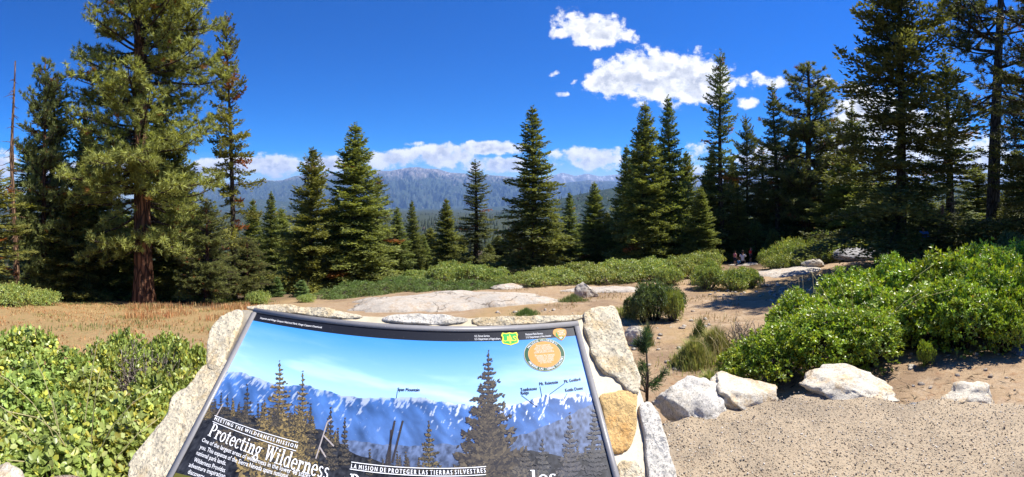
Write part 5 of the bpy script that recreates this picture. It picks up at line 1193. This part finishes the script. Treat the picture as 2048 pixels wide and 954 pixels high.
# emblems
def disc(name, c, rx, ry, col, layer, a0_=0, a1_=360, inner=0.0, n=56):
    t = np.radians(np.linspace(a0_, a1_, n)); o1 = np.stack([c[0] + rx * np.cos(t), c[1] - ry * np.sin(t)], -1); o2 = np.stack([c[0] + rx * inner * np.cos(t), c[1] - ry * inner * np.sin(t)], -1)
    j = np.arange(n - 1); put(name, np.concatenate([o1, o2]), [np.stack([j, j + 1, n + j + 1, n + j], -1)], np.array(col) * np.ones((2 * n, 1)), layer)
def poly(name, pts, col, layer):
    pts = np.array(pts); c = pts.mean(0); n_ = len(pts); j = np.arange(n_); put(name, np.concatenate([pts, c[None]]), [np.stack([j, (j + 1) % n_, 0 * j + n_], -1)], np.array(col) * np.ones((n_ + 1, 1)), layer)
sc0 = pp(1089, 709); srx = (pp(1130, 709)[0] - pp(1048, 709)[0]) / 2; sry = (pp(1089, 743)[1] - pp(1089, 677)[1]) / 2
disc('seal_border', sc0, srx, sry, (0.55, 0.50, 0.30), 6); disc('seal_ring', sc0, srx * 0.975, sry * 0.975, (0.012, 0.075, 0.035), 7, inner=0.78); disc('seal_edge', sc0, srx * 0.80, sry * 0.80, (0.6, 0.5, 0.3), 8); disc('seal_face', sc0, srx * 0.785, sry * 0.785, (0.72, 0.25, 0.05), 9)
def arc_text(txt, c, rx, ry, d0, d1, h, flip=False):
    n_ = len(txt)
    for i, ch in enumerate(txt):
        if ch == ' ': continue
        t = math.radians(d0 + (d1 - d0) * (i + 0.5) / n_); V, Fc = text_mesh(ch); o = np.array((c[0] + rx * math.cos(t), c[1] - ry * math.sin(t)))
        out = np.array((math.cos(t), -math.sin(t))); up = -out if flip else out; rt = np.array((-up[1], up[0])); s_ = h / 0.72
        put_faces('seal_lettering', o + ((V[:, 0] - V[:, 0].mean()) * s_)[:, None] * rt + ((V[:, 1] - 0.36) * s_)[:, None] * up, Fc, WHT, 10)
arc_text('PRESERVE WILDERNESS', sc0, srx * 0.88, sry * 0.88, 150, 35, 0.0068)
arc_text('PRESERVE LAS TIERRAS SILVESTRES', sc0, srx * 0.88, sry * 0.88, 205, 345, 0.0068, True)
for k, (t, w) in enumerate([('Protect wilderness', .95), ('and its opportunities', 1.05), ('offers to a world landscape', 1.3), ('shaped by natural forces,', 1.1), ('solitude, and positive recreation.', 1.36), None or ('', 0), ('Proteja las tierras', 1.3), ('silvestres, un mundo', 1.15), ('formado por fuerzas', 1.05), ('naturales, soledad', 1.0), ('y recreo.', .75)]):
    if not t: continue
    V, Fc = text_mesh(t); wd = srx * 0.74 * w; s_ = wd / (V[:, 0].max() - V[:, 0].min()); yy = sc0[1] + sry * (-0.50 + 0.105 * k)
    put_faces('seal_lettering', np.stack([sc0[0] - wd / 2 + (V[:, 0] - V[:, 0].min()) * s_, yy - V[:, 1] * 0.0075 / 0.72], -1), Fc, (0.85, 0.72, 0.55), 11)
def emblem(c, w, h, pts): return [(c[0] + p[0] * w, c[1] - p[1] * h) for p in pts]
SH = [(-.42, .5), (-.2, .44), (0, .5), (.2, .44), (.42, .5), (.5, .3), (.44, .1), (.5, -.15), (.44, -.34), (.2, -.42), (0, -.5), (-.2, -.42), (-.44, -.34), (-.5, -.15), (-.44, .1), (-.5, .3)]
ec = pp(1020, 678); ew = pp(1037, 678)[0] - pp(1003, 678)[0]; eh = pp(1020, 691)[1] - pp(1020, 665)[1]
poly('shield_emblem', emblem(ec, ew, eh, SH), (0.80, 0.78, 0.06), 5); poly('shield_emblem', emblem(ec, ew * 0.86, eh * 0.84, SH), (0.03, 0.36, 0.07), 6)
poly('shield_emblem', emblem(ec, ew * 0.3, eh * 0.72, [(0, .5), (.3, .1), (.5, -.25), (.1, -.25), (.14, -.5), (-.14, -.5), (-.1, -.25), (-.5, -.25), (-.3, .1)]), (0.80, 0.78, 0.06), 7)
for ch, dx in (('U', -0.27), ('S', 0.27)):
    V, Fc = text_mesh(ch); s_ = eh * 0.42 / 0.72; put_faces('shield_lettering', np.stack([ec[0] + dx * ew + (V[:, 0] - V[:, 0].mean()) * s_ * 1.1, ec[1] + eh * 0.2 - V[:, 1] * s_], -1), Fc, (0.80, 0.78, 0.06), 8)
ac = pp(1120, 669); aw = pp(1134, 669)[0] - pp(1106, 669)[0]; ah = pp(1120, 681)[1] - pp(1120, 656)[1]
AH = [(-.36, .42), (-.1, .5), (.2, .46), (.38, .4), (.5, .3), (.48, .05), (.36, -.2), (.15, -.42), (.02, -.5), (-.15, -.4), (-.38, -.12), (-.5, .1), (-.46, .28)]
poly('arrowhead_emblem', emblem(ac, aw, ah, AH), (0.62, 0.28, 0.06), 5)
poly('arrowhead_emblem', emblem(ac, aw, ah, [(-.28, -.2), (.3, -.18), (.14, -.38), (.02, -.44), (-.12, -.36)]), (0.05, 0.16, 0.03), 6); poly('arrowhead_emblem', emblem(ac, aw, ah, [(-.26, .28), (-.16, .0), (-.12, -.2), (-.34, -.15), (-.32, .05)]), (0.07, 0.22, 0.04), 6)
poly('arrowhead_emblem', emblem(ac, aw, ah, [(-.1, -.25), (.08, -.22), (.12, -.3), (.05, -.34), (-.08, -.33)]), (0.8, 0.8, 0.78), 7)
for k, t in enumerate(('NATIONAL', 'PARK', 'SERVICE')):
    V, Fc = text_mesh(t); wd = aw * (0.5, 0.3, 0.46)[k]; s_ = wd / (V[:, 0].max() - V[:, 0].min()); put_faces('emblem_lettering', np.stack([ac[0] + aw * 0.12 - wd / 2 + (V[:, 0] - V[:, 0].min()) * s_, ac[1] - ah * (0.2 - 0.13 * k) - V[:, 1] * 0.0055], -1), Fc, WHT, 8)

# ------------------------------------------------------------------ people
def cloth(name, c): 
    m, nb = newmat(name); o = ocoord(nb); return finish(m, nb, nb.mix(nb.noise(o, 25, 4), (*[x * 0.8 for x in c], 1), (*c, 1)), 0.85, 0.15, nb.noise(o, 40, 4), 0.3, 0.01)
M['skin'] = cloth('skin', (0.50, 0.30, 0.21)); M['hair'] = cloth('dark_hair', (0.05, 0.03, 0.02)); M['hair_l'] = cloth('light_hair', (0.28, 0.18, 0.09))
CLO = {k: cloth(k + '_cloth', v) for k, v in dict(blue=(0.10, 0.27, 0.72), green=(0.10, 0.50, 0.07), sky=(0.10, 0.30, 0.58), red=(0.62, 0.04, 0.05), white=(0.75, 0.75, 0.75), black=(0.012, 0.012, 0.016), pink=(0.62, 0.20, 0.30), tan=(0.33, 0.25, 0.17), navy=(0.02, 0.025, 0.06)).items()}
def skinned(name, verts, edges, radii, mat, parent, sub=1):
    me = bpy.data.meshes.new(name); me.from_pydata([tuple(v) for v in verts], edges, []); o = obj(name, me, parent); me.materials.append(mat)
    m = o.modifiers.new('s', 'SKIN'); m.use_smooth_shade = True; me.skin_vertices if hasattr(me, 'skin_vertices') else None
    if not me.skin_vertices: bpy.context.view_layer.objects.active = o
    lay = me.skin_vertices[0] if me.skin_vertices else None
    if lay is None: return o
    for i, r in enumerate(radii): lay.data[i].radius = r if isinstance(r, tuple) else (r, r)
    lay.data[0].use_root = True
    s_ = o.modifiers.new('d', 'SUBSURF'); s_.levels = sub; s_.render_levels = sub
    return o
def person(loc, rz, h, pose, top, bottom, hair, label, sleeves=True, shorts=False, group=None):
    """pose 'stand' | 'sit' | 'reach' | 'headdown'; built 1.75 m tall and scaled"""
    root = empty('person', loc, rz, (h / 1.75,) * 3)
    sit = pose in ('sit', 'headdown', 'reach'); hz = 0.50 if sit else 0.93; lean = 0.30 if pose == 'headdown' else (0.16 if sit else 0.02); fwd = -1
    P = {}; P['pel'] = (0, 0, hz); P['wai'] = (0, fwd * lean * 0.18, hz + 0.20); P['che'] = (0, fwd * lean * 0.42, hz + 0.40); P['neck'] = (0, fwd * lean * 0.62, hz + 0.57); hd = 0.22 if pose == 'headdown' else 0.03
    P['head'] = (0, P['neck'][1] - hd * 0.5, hz + 0.69 - (0.05 if pose == 'headdown' else 0)); P['crown'] = (0, P['neck'][1] - hd * 0.9, hz + 0.80 - (0.07 if pose == 'headdown' else 0))
    R = dict(pel=(0.145, 0.11), wai=(0.125, 0.095), che=(0.155, 0.105), neck=0.052, head=(0.078, 0.092), crown=(0.062, 0.072))
    Eg = [('pel', 'wai'), ('wai', 'che'), ('che', 'neck'), ('neck', 'head'), ('head', 'crown')]
    for s, n in ((-1, 'l'), (1, 'r')):
        P['sh' + n] = (s * 0.19, P['neck'][1] + 0.01, hz + 0.51); R['sh' + n] = 0.055; Eg.append(('che', 'sh' + n))
        if pose == 'stand': e, w = (s * 0.25, 0.03, hz + 0.24), (s * 0.24, -0.06, hz - 0.01)
        elif pose == 'reach': e, w = (s * 0.24, -0.26, hz + 0.33), (s * 0.16, -0.48, hz + 0.34)
        else: e, w = (s * 0.25, -0.14, hz + 0.24), (s * 0.10, -0.36, hz + 0.14)
        P['el' + n], P['wr' + n] = e, w; R['el' + n] = 0.042; R['wr' + n] = 0.028; dd = nrm(np.array(w) - np.array(e)); hp = tuple(np.array(w) + dd * 0.06); P['ha' + n] = hp; R['ha' + n] = (0.036, 0.018)
        Eg += [('sh' + n, 'el' + n), ('el' + n, 'wr' + n), ('wr' + n, 'ha' + n)]
        for f in range(5):
            o_ = np.array((s * (-0.03 + 0.014 * f), 0, 0)) if f else np.array((-s * 0.045, 0, 0)); L = (0.045, 0.07, 0.078, 0.072, 0.055)[f]; k1, k2 = 'f%d%sa' % (f, n), 'f%d%sb' % (f, n)
            bs = np.array(hp) + o_ * 0.8 - (dd * 0.03 if f == 0 else 0); P[k1] = tuple(bs + dd * L * 0.5); P[k2] = tuple(bs + dd * L + np.array((0, -0.012, -0.014))); R[k1] = 0.009; R[k2] = 0.0075; Eg += [('ha' + n, k1), (k1, k2)]
        P['hp' + n] = (s * 0.09, 0, hz - 0.04); R['hp' + n] = 0.09
        if sit: kn, an = (s * 0.16, -0.44, hz + 0.02), (s * 0.14, -0.50, 0.08)
        else: kn, an = (s * 0.10, -0.02, 0.50), (s * 0.10, 0.02, 0.09)
        P['kn' + n], P['an' + n] = kn, an; R['kn' + n] = 0.058; R['an' + n] = 0.040; P['to' + n] = (an[0] + s * 0.02, an[1] - 0.15, 0.03); R['to' + n] = (0.042, 0.03)
        Eg += [('pel', 'hp' + n), ('hp' + n, 'kn' + n), ('kn' + n, 'an' + n), ('an' + n, 'to' + n)]
    def build(name, keys, mat, grow=0.0, scale=1.0):
        ks = [k for k in P if k in keys]; ix = {k: i for i, k in enumerate(ks)}; ed = [(ix[a], ix[c]) for a, c in Eg if a in ix and c in ix]
        rad = [tuple(q * scale + grow for q in R[k]) if isinstance(R[k], tuple) else R[k] * scale + grow for k in ks]
        return skinned(name, [P[k] for k in ks], ed, rad, mat, root)
    build('body', set(P), M['skin'])
    tk = {'pel', 'wai', 'che', 'shl', 'shr'}; sh_ = build('shirt', tk | ({'ell', 'elr'} if sleeves else set()), CLO[top], 0.014)
    build('shorts' if shorts else 'trousers', {'pel', 'hpl', 'hpr', 'knl', 'knr'} | (set() if shorts else {'anl', 'anr'}), CLO[bottom], 0.016)
    hg = Geo(); V, T = ICO_S if False else ico(2); hh = np.array(P['head']); cc = (hh + np.array(P['crown'])) / 2 + (0, 0.018, 0.02)
    keep = [t for t in T if (V[t].mean(0)[2] > -0.1 or V[t].mean(0)[1] > 0.25)]; hg.add(V * (0.094, 0.112, 0.125) + cc, np.array(keep)); obj('hair', hg.mesh('hair', M[hair], True, False), root)
    Vs, Ts = ico(1)
    def bit(name, dim, off, mat): q = Geo(); q.add(Vs * dim + hh + off, Ts); obj(name, q.mesh(name, mat, True, False), root)
    for s in (-1, 1): bit('eye', (0.011, 0.008, 0.008), (s * 0.032, -0.094, 0.03), CLO['black']); bit('ear', (0.012, 0.024, 0.034), (s * 0.088, 0.005, 0.01), M['skin'])
    bit('nose', (0.014, 0.020, 0.022), (0, -0.098, 0.0), M['skin']); bit('mouth', (0.026, 0.006, 0.006), (0, -0.088, -0.05), M['skin'])
    return tag(root, label, 'person', group)
def on(px, py, r): return tuple(pt(px, py, r))
x, y, z = gp(1470, 30.0); person((x, y, z + 0.02), 2.0, 1.05, 'stand', 'pink', 'navy', 'hair', 'child in pink top standing by the picnickers on the pale slab', False, True)
x, y, z = gp(1485, 30.3); person((x, y, z - 0.22), 0.9 + math.pi / 2, 1.70, 'reach', 'white', 'black', 'hair', 'seated person in white shirt and black shorts reaching toward the child', True, True)
x, y, z = gp(1501, 31.5); person((x, y, z + 0.12), 0.4, 1.2, 'stand', 'red', 'navy', 'hair_l', 'child in red shirt standing at the edge of the shrub bank', True, True)
x, y, z = gp(1477, 29.9); person((x, y, z - 0.2), 2.2, 0.95, 'sit', 'sky', 'navy', 'hair', 'small child in light blue sitting low beside the seated adult', True, True)
zl = lambda px, r: gp(px, r)[2]
x, y, z = gp(1847, 19.4); person((x, y, EYE - (521 - HY) / F * 19.4), math.pi - azp(1847), 1.74, 'stand', 'blue', 'black', 'hair', 'man in blue shirt standing with his back turned at the shaded ledge', True, False)
x, y, z = gp(1828, 20.2); person((x, y, EYE - (515 - HY) / F * 20.2), -azp(1828) - 0.3, 1.45, 'sit', 'green', 'tan', 'hair', 'boy in bright green shirt sitting on the shaded ledge', True, True)
x, y, z = gp(1868, 20.0); person((x, y, EYE - (514 - HY) / F * 20.0), -azp(1868) + 0.2, 1.5, 'headdown', 'sky', 'black', 'hair', 'person in light blue shirt sitting with head bowed on the shaded ledge', True, True)
